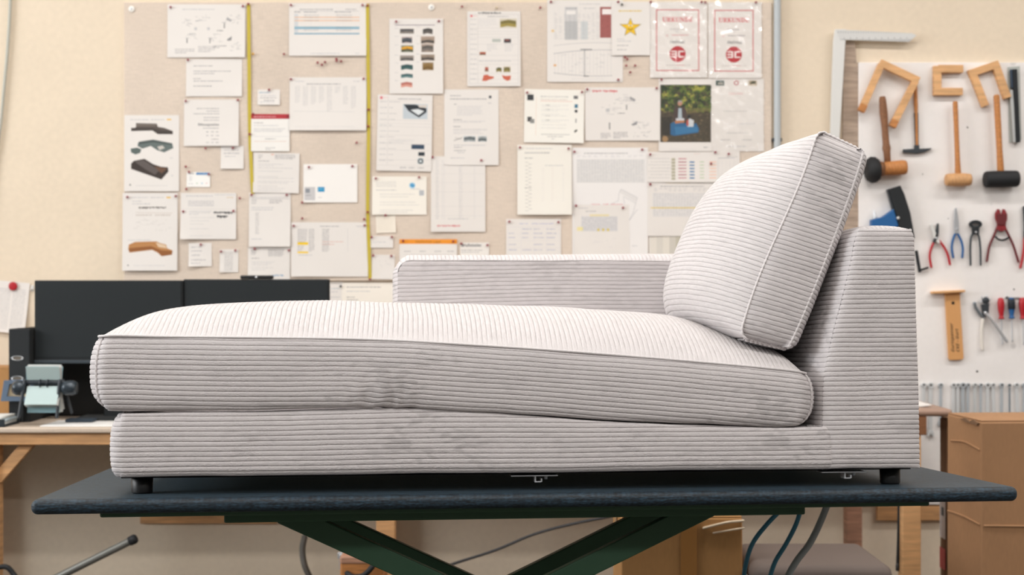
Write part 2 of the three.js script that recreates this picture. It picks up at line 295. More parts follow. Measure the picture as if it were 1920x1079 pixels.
const wob = (x, y, k = 1) => k * (0.0016 * noise(x * 4.2, y * 9, 1.5) + 0.0007 * noise(x * 15, y * 30, 6.5));
{
  const c = onTable('chaise_longue', 'light grey wide-corduroy chaise longue standing on the navy lift table', 'sofa');
  // base: ribs parallel to the floor, cut off by the sloping top edge
  const topY = curve([[0.147, 0.168], [0.4, 0.171], [0.72, 0.172], [0.84, 0.166], [0.94, 0.160], [1.08, 0.150], [1.24, 0.140], [1.45, 0.131], [1.57, 0.127], [1.66, 0.127]]);
  const base = loopOf(0.147, 1.66, -0.05, -0.98, 0.022);
  const bpos = (u, s) => {
    const [x, z, nx, nz] = base.at(u), y0 = 0.037, H = topY(x) - y0, v = clamp(s / H), over = Math.max(0, s - H), tuck = Math.max(0, 0.012 - s);
    const b = 0.006 * puff(v, 3) - over * 0.9 - tuck * 0.35 + 0.0025 * noise(x * 6, s * 9, 3) * v;
    const roll = nx < -0.05 ? 0.012 * Math.pow(v, 6) + 0.006 * Math.pow(1 - v, 6) : 0;
    const y = y0 + Math.min(s, H) + wob(x, s) + 0.004 * Math.exp(-(((x - 0.83) / 0.16) ** 2)) * v - 0.0 * tuck;
    return [x + nx * (b - roll), y, z + nz * (b - roll)];
  };
  part('base', [corduroy({ pos: bpos, us: base.us, len: 0.152, along: base.len, flip: 1 }), slab(0.165, 1.64, 0.1, 0.125, -0.965, -0.065)], cord, c);
  part('dust_cover', slab(0.165, 1.83, 0.0345, 0.0405, -0.965, -0.068), lining, c, 'black fabric underside');
  // backrest
  const xl = curve([[0.03, 1.630], [0.129, 1.632], [0.23, 1.636], [0.273, 1.645], [0.328, 1.658], [0.402, 1.679], [0.48, 1.699], [0.535, 1.711], [0.555, 1.722]]);
  const xr = y => 1.8455 - 0.004 * smooth(0.1, 0.55, y) - 0.006 * smooth(0.53, 0.556, y);
  const y0 = 0.037, HB = 0.517, ZN = -0.05, ZF = -0.98;
  const bk = [];
  bk.push(corduroy({ us: steps(40, eased), len: HB, along: 0.2, off: 0.31, pos: (u, s) => { const y = y0 + s, x = lerp(xl(y), xr(y), u); return [x, y + wob(x, y, 1.2) + 0.002 * (u - 0.5) * 0, ZN + 0.011 * puff(u, 5) * puff(clamp(s / HB), 14) - 0.004]; } }));
  bk.push(corduroy({ us: steps(50), len: HB, along: 0.93, off: 0.77, pos: (u, s) => { const y = y0 + s, z = lerp(ZF, ZN - 0.004, u); return [xl(y) - 0.012 * puff(u, 8) * puff(clamp(s / HB), 10), y + wob(z + 3, y, 1.2), z]; } }));
  bk.push(corduroy({ us: steps(30), len: HB, along: 0.93, off: 0.17, pos: (u, s) => { const y = y0 + s, z = lerp(ZN - 0.004, ZF, u); return [xr(y) + 0.005 * puff(u, 12), y + wob(z + 3, y, 1.2), z]; } }));
  bk.push(corduroy({ us: steps(10), len: HB, along: 0.2, pos: (u, s) => { const y = y0 + s; return [lerp(xr(y), xl(y), u), y, ZF]; } }));
  bk.push(corduroy({ us: steps(40), len: 0.118, along: 0.93, flip: 1, off: 0.5, pos: (u, s) => { const x = lerp(1.722, 1.8355, s / 0.118), z = lerp(ZF, ZN - 0.004, u); return [x, 0.552 + 0.015 * puff(u, 10) * puff(s / 0.118, 2.6), z]; } }));
  part('backrest', bk, cord, c);
  // armrest at the far side
  const AN = -0.76, AF = -0.98, AX = 0.735, AR = 1.66, AT = 0.5285, r = 0.034;
  const axl = y => { const d = Math.max(0, y - (AT - r)); return AX + r - Math.sqrt(Math.max(0, r * r - Math.min(d, r) ** 2)); };
  const am = [], HA = AT - 0.037, sag = x => 0.009 * smooth(1.15, 0.76, x) ** 2;
  am.push(corduroy({ us: steps(60, t => t ** 1.5), len: HA, along: 0.93, off: 0.4, pos: (u, s) => { const y = 0.037 + s, x = lerp(axl(y), AR, u); return [x, y + wob(x, y, 1.3) - sag(x) * clamp(s / HA) * (1 - smooth(AT - 0.04, AT, y)), AN + 0.008 * puff(clamp(u * 0.5), 6)]; } }));
  am.push(corduroy({ us: steps(24), len: HA, along: 0.2, off: 0.6, pos: (u, s) => { const y = 0.037 + s, z = lerp(AF, AN, u); return [axl(y) - 0.013 * puff(u, 3.5), y + wob(AX, y, 1.3), z]; } }));
  am.push(corduroy({ us: steps(6), len: HA, along: 0.93, pos: (u, s) => { const y = 0.037 + s; return [lerp(AR, axl(y), u), y, AF]; } }));
  am.push(corduroy({ us: steps(26), len: AR - AX, along: 0.2, off: 0.9, pos: (u, s) => {
    const x = AX + s, d = Math.max(0, AX + r - x), y = AT - r + Math.sqrt(Math.max(0, r * r - d * d));
    return [x - 0.008 * puff(u) * smooth(0.03, 0, s), y + (0.019 + 0.005 * smooth(0.8, 1.5, x)) * puff(u, 2.6) * smooth(-0.02, 0.03, s), lerp(AF, AN, u)]; } }));
  part('armrest', am, cord, c);
  for (const [x, z] of [[0.2, -0.112], [1.8, -0.112], [0.2, -0.9], [1.8, -0.9]]) part('foot', lathe(V3(x, 0, z), V3(x, 0.0385, z), [[0, 0], [0, 0.019], [0.06, 0.0215], [1, 0.0225], [1, 0]], 28), blackPlastic, c);
  for (const [x0, x1] of [[0.966, 1.065], [1.632, 1.73]]) part('connector_bracket', [slab(x0, x1, 0.029, 0.0315, -0.1, -0.06, 0.0008), slab(x0 + 0.05, x0 + 0.053, 0.018, 0.03, -0.09, -0.062, 0.0008), slab(x0 + 0.05, x0 + 0.064, 0.016, 0.0185, -0.09, -0.062, 0.0008), slab(x0 + 0.063, x0 + 0.066, 0.017, 0.024, -0.09, -0.062, 0.0008), lathe(V3(x0 + 0.075, 0.022, -0.075), V3(x0 + 0.075, 0.03, -0.075), [[0, 0], [0, 0.004], [1, 0.004], [1, 0]], 12)], steel, c, 'bright metal connector');
}
{
  const c = onTable('seat_cushion', 'long domed light grey corduroy seat cushion lying on the chaise base', 'cushion');
  const yT = curve([[0.118, 0.325], [0.16, 0.3262], [0.245, 0.324], [0.461, 0.321], [0.613, 0.3185], [0.734, 0.314], [0.834, 0.308], [1.013, 0.296], [1.204, 0.281], [1.41, 0.263], [1.56, 0.248], [1.605, 0.240]]);
  const yB = curve([[0.105, 0.178], [0.155, 0.1725], [0.353, 0.1735], [0.679, 0.1755], [0.76, 0.1745], [0.834, 0.1695], [0.934, 0.163], [1.079, 0.153], [1.237, 0.1435], [1.4, 0.1355], [1.558, 0.129], [1.61, 0.133]]);
  const crest = curve([[0.118, 0.329], [0.132, 0.352], [0.19, 0.383], [0.26, 0.398], [0.37, 0.4065], [0.51, 0.4105], [0.725, 0.406], [0.98, 0.398], [1.16, 0.392], [1.36, 0.374], [1.44, 0.352], [1.53, 0.323], [1.58, 0.296], [1.605, 0.252]]);
  const x0 = 0.118, x1 = 1.602, zn = -0.047, zf = -0.745, r = 0.03;
  const L = loopOf(x0, x1, zn, zf, r), LEN = 0.172;
  const corner = x => 0.0045 * (Math.exp(-(((x - 0.126) / 0.006) ** 2)) + Math.exp(-(((x - 1.594) / 0.006) ** 2)));
  const side = (u, s) => {
    const [x, z, nx, nz] = L.at(u), top = yT(x), H = top - yB(x), v = clamp(s / H), over = Math.max(0, s - H);
    const fold = nz > 0.5 ? Math.exp(-(((x - 0.70) / 0.075) ** 2)) * smooth(0.25, 0.95, v) : 0;
    const b = 0.013 * puff(v, 2.6) * (1 + 0.5 * Math.abs(nx)) - over * 1.1 + fold * 0.0032 * Math.sin(x * 175 + 2 * Math.sin(x * 60)) + 0.003 * noise(x * 5, v * 2, 4.4) - (nz > 0.3 ? corner(x) : 0);
    const end = Math.abs(nx) > 0.05 ? 0.02 * Math.pow(v, 7) * Math.abs(nx) : 0;
    const y = top - Math.min(s, H) + wob(x, s, 1.4) + fold * 0.0018 * Math.sin(x * 110 + s * 90);
    return [x + nx * (b - end), y, z + nz * (b - end * 0.4)];
  };
  const top = (u, s) => {
    const x = x0 + s, dl = Math.max(0, x0 + r - x), dr = Math.max(0, x - (x1 - r)), d = Math.max(dl, dr), cut = r - Math.sqrt(Math.max(0, r * r - d * d));
    const w = clamp(1 - Math.abs(2 * u - 1)), g = Math.pow(1 - Math.pow(1 - w, 2.3), 0.86);
    const a = yT(x), k = crest(x);
    const z = lerp(zn - cut, zf + cut, u);
    return [x + 0.0022 * noise(x * 7, z * 9, 2.1) + 0.003 * (u - 0.5) * noise(x * 2.3, 1, 7), a + Math.max(0, k - a) * g + 0.0025 * noise(x * 8, z * 8, 5.5) * smooth(0, 0.2, w), z];
  };
  const panel = part('side_panel', corduroy({ pos: side, us: L.us, len: LEN, along: L.len, flip: -1, off: 0.23, phase: 0.5 }), cord, c);
  part('top_panel', corduroy({ pos: top, us: steps(44, t => 0.5 - 0.5 * Math.cos(Math.PI * t)), len: x1 - x0, along: 0.7, flip: -1, off: 0.55, fade: u => 0.15 + 0.85 * smooth(0, 0.05, Math.min(u, 1 - u)) }), cordTop, c);
  const w = L.us.filter(u => L.at(u)[3] > -0.6).map(u => { const [x, z, nx, nz] = L.at(u); return V3(x + nx * 0.0012, yT(x) + 0.0004, z + nz * 0.0018); });
  part('seam_welt', beadTube(w, 0.003, 0.0104, 0.15), cordPlain, panel);
  for (const xs of [0.1262, 1.5938]) {               // upright seams where the end strips are sewn on
    const u = L.us.find((q, i) => i > 5 && L.at(q)[3] > 0.1 && (xs < 1 ? L.at(q)[0] > xs : L.at(q)[0] > xs));
    const line = []; for (let k = 0; k <= 30; k++) { const [x, , nx, nz] = [L.at(u)[0], 0, L.at(u)[2], L.at(u)[3]], sd = 0.002 + 0.1 * k / 30 * (xs < 1 ? 1.4 : 1.1), q = side(u, sd); line.push(V3(q[0] + nx * 0.001, q[1], q[2] + nz * 0.001)); }
    part('seam_welt', beadTube(line, 0.0026), cordPlain, panel);
  }
  part('underside', slab(x0 + 0.03, x1 - 0.03, 0.176, 0.182, zf + 0.02, zn - 0.02), cord, c);
}
{
  const c = onTable('back_cushion', 'thick light grey corduroy back cushion leaning against the low backrest', 'cushion');
  const A = [1.638, 0.777], B = [1.466, 0.322], C = [1.747, 0.729], D = [1.572, 0.296], H = 0.484, z0 = -0.10, z1 = -0.745;
  const mix = (p, q, t) => [lerp(p[0], q[0], t), lerp(p[1], q[1], t)];
  const n = (() => { const d = [A[0] - B[0], A[1] - B[1]], l = Math.hypot(...d); return [-d[1] / l, d[0] / l]; })();
  const sway = t => 0.008 * Math.sin(t * Math.PI * 1.6 + 0.5) - 0.004;
  const round = (t, r) => { const d = t > 0.95 ? (t - 0.95) / 0.05 : t < 0.05 ? (0.05 - t) / 0.05 : 0; return r * (1 - Math.sqrt(Math.max(0, 1 - d * d))); };
  const front = t => { const p = mix(B, A, t), k = sway(t) - round(t, 0.016); return [p[0] + n[0] * k, p[1] + n[1] * k]; }, back = t => { const p = mix(D, C, t), k = 0.004 * Math.sin(Math.PI * t); return [p[0] - n[0] * k, p[1] - n[1] * k]; };
  const rear = t => { const p = back(t), k = 0.026 - round(t, 0.022); return [p[0] - n[0] * k, p[1] - n[1] * k]; };   // where the cover has rolled round to the back
  const roll = u => u < 0.82 ? 0.02 * puff(u / 0.82 * 0.5 + (u > 0.41 ? (u - 0.41) * 0.2 : 0), 2.6) : 0.0196 - 0.05 * ((u - 0.82) / 0.18) ** 2;
  const gh = t => t > 0.5 ? Math.pow(1 - Math.pow(2 * t - 1, 2.5), 0.86) : Math.pow(1 - Math.pow(1 - 2 * t, 6), 0.62);
  const gz = w => Math.pow(1 - Math.pow(Math.abs(2 * w - 1), 2.5), 0.8);
  const list = [], face = [];
  face.push(corduroy({ us: steps(60, t => 0.5 - 0.5 * Math.cos(Math.PI * t)), len: H, along: 0.65, off: 0.12, pos: (u, s) => {
    const t = s / H, w = u, b = 0.126 * gh(t) * gz(w) + 0.003 * noise(w * 5, t * 4, 2) * gz(w), p = front(t);
    return [p[0] + n[0] * b, p[1] + n[1] * b + 0.018 * gz(w) * Math.sin(Math.PI * t) * 0.6 + wob(u * 0.7, s, 1.4), lerp(z1, z0, w)]; } }));
  list.push(corduroy({ us: steps(26, eased), len: H, along: 0.13, off: 0.66, pos: (u, s) => {
    const t = s / H, p = front(t), q = rear(t); return [lerp(p[0], q[0], u), lerp(p[1], q[1], u) + wob(u * 0.3 + 5, s, 1.4), z0 + roll(u) * (u < 0.82 ? puff(t, 6) : 1) - 0.012 * Math.pow(Math.abs(2 * t - 1), 14)]; } }));
  list.push(corduroy({ us: steps(40, t => 0.5 - 0.5 * Math.cos(Math.PI * t)), len: H, along: 0.65, off: 0.5, pos: (u, s) => {
    const t = s / H, p = rear(t), b = 0.01 * puff(t, 4) * puff(u, 3); return [p[0] - n[0] * b, p[1] - n[1] * b + wob(u * 0.7, s), lerp(z0 - 0.03, z1, u)]; } }));
  list.push(corduroy({ us: steps(8), len: H, along: 0.13, pos: (u, s) => { const t = s / H, p = front(t), q = back(t); return [lerp(q[0], p[0], u), lerp(q[1], p[1], u), z1]; } }));
  const TH = 0.119;
  list.push(corduroy({ us: steps(40), len: TH, along: 0.65, off: 0.8, flip: -1, pos: (u, s) => { const p = front(1), q = rear(1), t = s / TH, k = 0.016 * puff(t) * puff(u, 9); return [lerp(p[0], q[0], t) - n[1] * -k * 0.4, lerp(p[1], q[1], t) + k, lerp(z0 - 0.011, z1, u)]; } }));
  list.push(corduroy({ us: steps(20), len: 0.109, along: 0.65, off: 0.3, pos: (u, s) => { const p = front(0), q = rear(0), t = s / 0.109, k = 0.006 * puff(t) * puff(u, 9); return [lerp(p[0], q[0], t), lerp(p[1], q[1], t) - k, lerp(z0, z1, u)]; } }));
  part('front_panel', face, cordTop, c);
  const panel = part('side_panel', list, cord, c);
  const welt = (f, dz) => { const w = []; for (let k = 0; k <= 90; k++) { const p = f(k / 90); w.push(V3(p[0], p[1], z0 + dz * puff(k / 90, 6) + 0.0005 * Math.sin(k * 3.2))); } return beadTube(w, 0.003); };
  for (const [t, dy] of [[1, 0.0012], [0, -0.001]]) { const p = front(t), q = rear(t), w = []; for (let k = 0; k <= 24; k++) w.push(V3(lerp(p[0], q[0], k / 24), lerp(p[1], q[1], k / 24) + dy, z0 - 0.0125 + (k > 19 ? -0.004 * (k - 19) : 0))); part('seam_welt', beadTube(w, 0.0046, 0.0104, 0.35), cordPlain, panel); }
  part('seam_welt', welt(front, 0.0012), cordPlain, panel); part('seam_welt', welt(back, 0.0185), cordPlain, panel);
}

// ---------------------------------------------------------------- pin board, sheets and pins
const DW = 5.54, DB = 5.526;                          // distances of the wall and of the board's front
const KB = DB / F;
{
  const a = at(232, 4, DB), b = at(1447, 527, DB);
  solid('pin_board', metresUV(slab(a.x, b.x, b.y, a.y, -DW, -DB, 0.003)), boardCloth, 'large beige fabric covered pin board on the cream wall', 'pin board');
  for (const [px, py, w] of [[247, 17, 'upper left corner'], [809, 14, 'upper middle']]) {
    const g = thing('board_screw', `white plastic washer with screw at the ${w} of the pin board`, 'screw', at(px, py, DB - 0.0005), 'board fixing screws');
    part('washer', lathe(V3(0, 0, 0), V3(0, 0, 0.004), [[0, 0], [0, 0.0125], [0.5, 0.0125], [1, 0.01], [1, 0]]), std(0xf4f1ea, 0.4), g);
    part('screw_head', lathe(V3(0, 0, 0.0035), V3(0, 0, 0.006), [[0, 0], [0, 0.0042], [0.6, 0.004], [1, 0.0015], [1, 0]], 12), steel, g);
  }
  const tapeGeo = (pts, w) => {                        // thin cloth tape that follows its pins
    const pos = [], uv = [], idx = [];
    pts.forEach((p, i) => { for (const [k, z] of [[-1, 0], [1, 0]]) { pos.push(p.x + k * w / 2, p.y, p.z); uv.push(k, i); } if (i) { const q = 2 * i; idx.push(q - 2, q, q - 1, q - 1, q, q + 1); } });
    const g = new THREE.BufferGeometry(); g.setAttribute('position', new THREE.Float32BufferAttribute(pos, 3)); g.setAttribute('uv', new THREE.Float32BufferAttribute(uv, 2)); g.setIndex(idx); g.computeVertexNormals(); return g;
  };
  yellowTape.side = THREE.DoubleSide;
  const line = pts => { const c = new THREE.CatmullRomCurve3(pts.map(([x, y, z]) => at(x, y, DB - 0.0025 - z))); return c.getPoints(60); };
  solid('cloth_tape', tapeGeo(line([[466, 8, 0], [467, 120, 0.004], [468.5, 252, 0], [472, 330, 0.004], [474, 364, 0.001]]), 0.0135), yellowTape, 'yellow cloth tape hanging down the left part of the pin board', 'tape');
  solid('cloth_tape', tapeGeo(line([[689, 7, 0], [690, 110, 0.004], [691.5, 206, 0], [690.5, 300, 0.004], [689.5, 398, 0], [692, 470, 0.003], [694, 524, 0]]), 0.0135), yellowTape, 'long yellow cloth tape down the middle of the pin board', 'tape');
}
const pinHead = merge([new THREE.SphereGeometry(0.0047, 14, 10).scale(1, 1, 0.72).translate(0, 0, 0.0062), lathe(V3(0, 0, 0), V3(0, 0, 0.004), [[0, 0.0022], [1, 0.0026]], 10)]);
function pin(px, py, label, group, m = pinRed, lift = 0.004) { return solid('push_pin', pinHead, m, label, 'push pin', at(px, py, DB - lift), group); }

// printing: marks drawn in the sheet's own millimetre-like units (one unit = one 2.1 mm step)
function press(x, w, h) {
  const ink = (c, a = 1) => { x.fillStyle = c; x.globalAlpha = a; };
  const o = {
    w, h, x,
    rect(a, b, c, d, col, al = 1) { ink(col, al); x.fillRect(a, b, c, d); x.globalAlpha = 1; },
    line(a, b, c, d, col = '#8a8a90', lw = 0.5, al = 0.8) { x.globalAlpha = al; x.strokeStyle = col; x.lineWidth = lw; x.beginPath(); x.moveTo(a, b); x.lineTo(c, d); x.stroke(); x.globalAlpha = 1; },
    frame(a, b, c, d, col, lw = 1) { x.strokeStyle = col; x.lineWidth = lw; x.strokeRect(a, b, c, d); },
    row(a, b, wd, col = '#6c6b71', hh = 1.3, al = 0.75) { let q = a; while (q < a + wd) { const l = Math.min(rr(1.5, 6), a + wd - q); ink(col, al * rr(0.7, 1)); x.fillRect(q, b, l, hh); q += l + rr(0.6, 1.3); } x.globalAlpha = 1; },
    para(a, b, wd, n, dy = 2.6, col, al) { for (let k = 0; k < n; k++) o.row(a, b + k * dy, k === n - 1 ? wd * rr(0.4, 0.9) : wd * rr(0.9, 1), col, 1.0, al); },
    grid(a, b, wd, ht, nx, ny, col = '#9a9aa2', al = 0.5) { for (let i = 0; i <= nx; i++) o.line(a + wd * i / nx, b, a + wd * i / nx, b + ht, col, 0.3, al); for (let j = 0; j <= ny; j++) o.line(a, b + ht * j / ny, a + wd, b + ht * j / ny, col, 0.3, al); },
    cells(a, b, wd, ht, nx, ny, col = '#8b8b93', al = 0.5) { for (let i = 0; i < nx; i++) for (let j = 0; j < ny; j++) if (rnd() < 0.85) o.rect(a + wd * i / nx + 0.3, b + ht * j / ny + 0.3, wd / nx * rr(0.4, 0.8), ht / ny * 0.45, col, al * rr(0.6, 1)); },
    text(str, a, b, size, col, font = 'sans-serif', weight = '', align = 'left') { x.font = `${weight} ${size}px ${font}`; x.textAlign = align; ink(col); x.fillText(str, a, b); x.textAlign = 'left'; },
    scrawl(a, b, wd, col, hh = 3, lw = 0.8) { x.strokeStyle = col; x.lineWidth = lw; x.lineCap = 'round'; x.beginPath(); x.moveTo(a, b); let q = a; while (q < a + wd) { const st = rr(0.8, 1.8); x.quadraticCurveTo(q + st * 0.3, b - hh * rr(0.3, 1.1), q + st, b + hh * rr(-0.15, 0.3)); q += st; if (rnd() < 0.13) { q += 1.4; x.moveTo(q, b); } } x.stroke(); },
    poly(pts, col, al = 1) { ink(col, al); x.beginPath(); pts.forEach(([p, q], i) => i ? x.lineTo(p, q) : x.moveTo(p, q)); x.closePath(); x.fill(); x.globalAlpha = 1; },
    disc(a, b, r, col, al = 1) { ink(col, al); x.beginPath(); x.arc(a, b, r, 0, 7); x.fill(); x.globalAlpha = 1; },
    ring(a, b, r, col, lw = 1) { x.strokeStyle = col; x.lineWidth = lw; x.beginPath(); x.arc(a, b, r, 0, 7); x.stroke(); },
    sofaShot(a, b, wd, ht, bg, c1, c2) {               // a small product picture
      if (bg) o.rect(a, b, wd, ht, bg);
      o.poly([[a + wd * 0.03, b + ht * 0.3], [a + wd * 0.5, b + ht * 0.12], [a + wd * 0.95, b + ht * 0.25], [a + wd * 0.97, b + ht * 0.7], [a + wd * 0.5, b + ht * 0.62], [a + wd * 0.05, b + ht * 0.75]], c1);
      o.poly([[a + wd * 0.03, b + ht * 0.62], [a + wd * 0.5, b + ht * 0.5], [a + wd * 0.96, b + ht * 0.62], [a + wd * 0.95, b + ht * 0.95], [a + wd * 0.45, b + ht * 0.8], [a + wd * 0.06, b + ht * 0.97]], c2);
      for (let k = 0; k < 14; k++) o.rect(a + wd * rr(0.05, 0.9), b + ht * rr(0.2, 0.85), wd * 0.1, ht * 0.05, rnd() < 0.5 ? c1 : c2, 0.6);
    },
    sketch(a, b, wd, ht, n = 26, col = '#6d6e74') { for (let k = 0; k < n; k++) { const p = a + wd * rnd(), q = b + ht * rnd(); rnd() < 0.5 ? o.line(p, q, p + rr(-9, 12), q + rr(-5, 5), col, rr(0.25, 0.6), rr(0.3, 0.75)) : o.row(p, q, rr(3, 10), col, 0.9, 0.45); } },
  };
  return o;
}
const place = { tl: 'top left corner', tr: 'top right corner', t: 'top edge', br: 'lower right corner', l: 'left side', r: 'right side' };
// sheet: [left, top, right, bottom] on the board, how far it stands off, what is printed, its pins
function sheet(name, label, short, [l, t, r, b], layer, draw, pins = [], opt = {}) {
  const w = r - l, h = b - t, S = 3, d = (opt.depth ?? DB) - 0.0012 - 0.0014 * layer;
  const tex = canvasTex(Math.round(w * S), Math.round(h * S), x => { x.fillStyle = opt.paper ?? '#e7e2dd'; x.fillRect(0, 0, w * S, h * S); x.scale(S, S); draw(press(x, w, h)); });
  const k = d / F, g = new THREE.PlaneGeometry(w * k, h * k, 10, 14), p = g.attributes.position, cu = opt.curl ?? 0.005, sd = rr(0, 40);
  for (let i = 0; i < p.count; i++) {
    const u = p.getX(i) / (w * k), v = clamp(0.5 - p.getY(i) / (h * k));
    p.setZ(i, cu * Math.pow(v, 2.2) * (0.55 + 0.45 * Math.cos(u * 2.2 + sd)) + 0.0012 * (noise(u * 3 + sd, v * 3, 1) + 0.6) * v);
  }
  g.computeVertexNormals();
  const m = std(0xffffff, opt.rough ?? 0.75, 0, { map: tex, side: THREE.DoubleSide });
  const o = solid(name, g, m, label, opt.category ?? 'paper', at((l + r) / 2, (t + b) / 2, d));
  o.rotation.z = rad(opt.turn ?? 0);
  if (opt.sleeve) {
    const s = new THREE.PlaneGeometry(w * k * 1.02, h * k * 1.015, 50, 70), q = s.attributes.position;
    for (let i = 0; i < q.count; i++) { const X = q.getX(i), Y = q.getY(i); q.setZ(i, 0.0135 + 0.004 * noise(X * 9, Y * 7, sd) + 0.0085 * noise(X * 26 + Y * 12, Y * 21, sd + 5) + 0.0012 * noise(X * 70, Y * 55, sd + 9)); }
    s.computeVertexNormals(); part('plastic_sleeve', s, film, o, 'clear glossy plastic sleeve');
  }
  for (const [px, py, where, m2] of pins) pin(px, py, `${m2 ? m2[1] : 'red'} push pin at the ${place[where]} of the ${short}`, 'push pins holding sheets', m2 ? m2[0] : pinRed, (opt.depth ? DB - opt.depth : 0) + 0.0015 + 0.0014 * layer);
  return o;
}
const grey = '#6f7076', dk = '#3b3c42', pale = '#a7a8ae';
sheet('drawing_sheet', 'landscape sheet of fine technical furniture sketches at the top left', 'technical sketch sheet top left', [314, 8, 460, 108], 1, p => {
  for (const [a, b] of [[22, 26], [52, 18], [108, 20], [34, 52], [74, 54]]) p.sketch(a, b, 26, 16, 11);
  p.row(28, 9, 60, pale); for (const [a, b] of [[36, 64], [79, 64], [106, 36]]) { p.rect(a, b, 1.6, 9, dk, 0.8); p.line(a - 3, b - 1, a + 5, b - 1); }
  p.poly([[112, 24], [121, 30], [118, 33], [110, 29]], grey, 0.5); p.poly([[112, 66], [121, 60], [120, 68], [113, 69]], dk, 0.5); p.row(93, 49, 12, dk); p.disc(53, 46, 3, pale, 0.5); p.disc(77, 46, 3, pale, 0.5);
  p.para(14, 84, 38, 3, 3.4); p.para(58, 79, 34, 4, 3.2); p.para(86, 78, 26, 2, 3, dk); p.sketch(110, 74, 24, 14, 10); }, [[320.5, 14, 'tl'], [456, 12, 'tr']], { curl: 0.008 });
sheet('letter', 'short printed letter pinned just under the technical sketch sheet', 'short letter under the sketch sheet', [349, 111, 454, 181], 0, p => { p.row(14, 12, 36, grey, 1.3); p.row(14, 22, 70, grey, 1.3); p.row(14, 26.5, 40, grey, 1.3); p.row(14, 36, 14); p.row(14, 40.5, 55, grey, 1.3); p.row(14, 50, 35, grey, 1.4); }, [[353, 113, 'tl']], { curl: 0.012 });
sheet('notice', 'white notice with right aligned opening hours, heading in bold', 'opening hours notice', [345, 187, 448, 274], 1, p => {
  p.row(24, 16, 42, grey, 1.3); p.row(42, 21, 24, grey, 1.3); p.row(18, 26, 48, grey, 1.3); p.row(37, 33, 29); p.row(37, 38, 29);
  p.text('Öffnungszeiten', 66, 49, 5.4, '#55565c', 'sans-serif', 'bold', 'right'); p.row(36, 53, 30, grey, 1.3); for (const y of [60, 67, 80]) { p.row(42, y, 5); p.row(51, y, 5); p.row(60, y, 6); } p.row(52, 74, 14); }, [[349, 190, 'tl'], [446.5, 188, 'tr']], { curl: 0.008 });
const sofaL = (p, a, b, k, c1, c2, c3) => { p.poly([[a, b + 10 * k], [a + 9 * k, b + 8 * k], [a + 9 * k, b], [a + 48 * k, b + 1 * k], [a + 50 * k, b + 7 * k], [a + 62 * k, b + 9 * k], [a + 78 * k, b + 15 * k], [a + 78 * k, b + 21 * k], [a + 50 * k, b + 21 * k], [a + 40 * k, b + 14 * k], [a, b + 15 * k]], c1); p.poly([[a, b + 9 * k], [a + 40 * k, b + 9 * k], [a + 56 * k, b + 14 * k], [a + 78 * k, b + 15 * k], [a + 78 * k, b + 20.5 * k], [a + 50 * k, b + 20.5 * k], [a + 40 * k, b + 13.6 * k], [a, b + 15 * k]], c2); p.poly([[a + 9 * k, b + 1 * k], [a + 47 * k, b + 1.5 * k], [a + 47 * k, b + 6 * k], [a + 9 * k, b + 6 * k]], c3, 0.7); };
sheet('brochure_page', 'brochure page with three dark corner sofas at the left edge', 'page of three dark sofas', [233, 216, 336, 359], 0, p => {
  p.row(11, 8, 34, pale); p.row(50, 8, 25, pale); p.rect(80, 7, 8, 2.4, '#e8b840');
  sofaL(p, 13, 15, 1, '#5a514b', '#463f3b', '#7d726a');
  p.poly([[26, 52], [54, 47], [90, 53], [92, 62], [75, 70], [62, 66], [50, 58], [34, 63], [25, 58]], '#65706e'); p.poly([[27, 50], [54, 46], [90, 53], [90, 56], [54, 51], [27, 55]], '#4c5654'); p.poly([[62, 59], [72, 57], [76, 62], [66, 66]], '#c9c4bc'); p.poly([[12, 63], [24, 61], [32, 64], [30, 71], [21, 74], [13, 70]], '#5b6764');
  p.poly([[13, 91], [18, 86], [38, 82], [54, 92], [69, 97], [82, 98], [83, 106], [70, 121], [13, 101]], '#3b322e'); p.poly([[20, 88], [36, 84], [66, 104], [58, 112], [40, 102]], '#5d5552'); p.poly([[56, 96], [68, 98], [81, 100], [70, 110]], '#6a4f3e');
  p.row(86, 80, 5, pale); p.row(88, 113, 4, pale); p.row(22, 132, 60, pale, 1, 0.5); p.disc(11.5, 131, 1.3, '#444'); }, [], { curl: 0.004 });
sheet('brochure_page', 'brochure page with one tan leather corner sofa at the lower left', 'page of the tan sofa', [230, 362, 333, 508], 1, p => {
  p.row(14, 8, 34, pale); p.row(52, 8, 25, pale); p.rect(82, 7.5, 8, 2.4, '#e8b840'); p.row(18, 15, 18, pale); p.row(18, 20, 34, pale); p.scrawl(30, 28, 50, '#3a3230', 3.5, 0.8);
  p.line(25, 37, 93, 38, '#b09a88', 0.5); p.row(25, 41, 30, '#9a8676'); p.row(60, 41, 30, '#9a8676'); p.sketch(20, 48, 70, 26, 24, '#b5b0ac'); p.row(10, 88, 44, pale);
  p.poly([[12, 97], [24, 92], [64, 91], [70, 94], [82, 97], [84, 104], [94, 108], [93, 116], [74, 119], [66, 112], [56, 107], [14, 112], [11, 106]], '#b9834f'); p.poly([[12, 104], [54, 100], [66, 105], [74, 108], [94, 109], [93, 116], [74, 119], [66, 111], [56, 106], [13, 111]], '#935c2f'); p.poly([[62, 93], [81, 98], [83, 104], [68, 102]], '#ddc3a4');
  p.disc(11, 136, 1.2, '#444'); p.row(22, 136, 58, pale, 1, 0.5); }, [[239.5, 370, 'tl'], [330, 368, 'tr']], { curl: 0.01 });
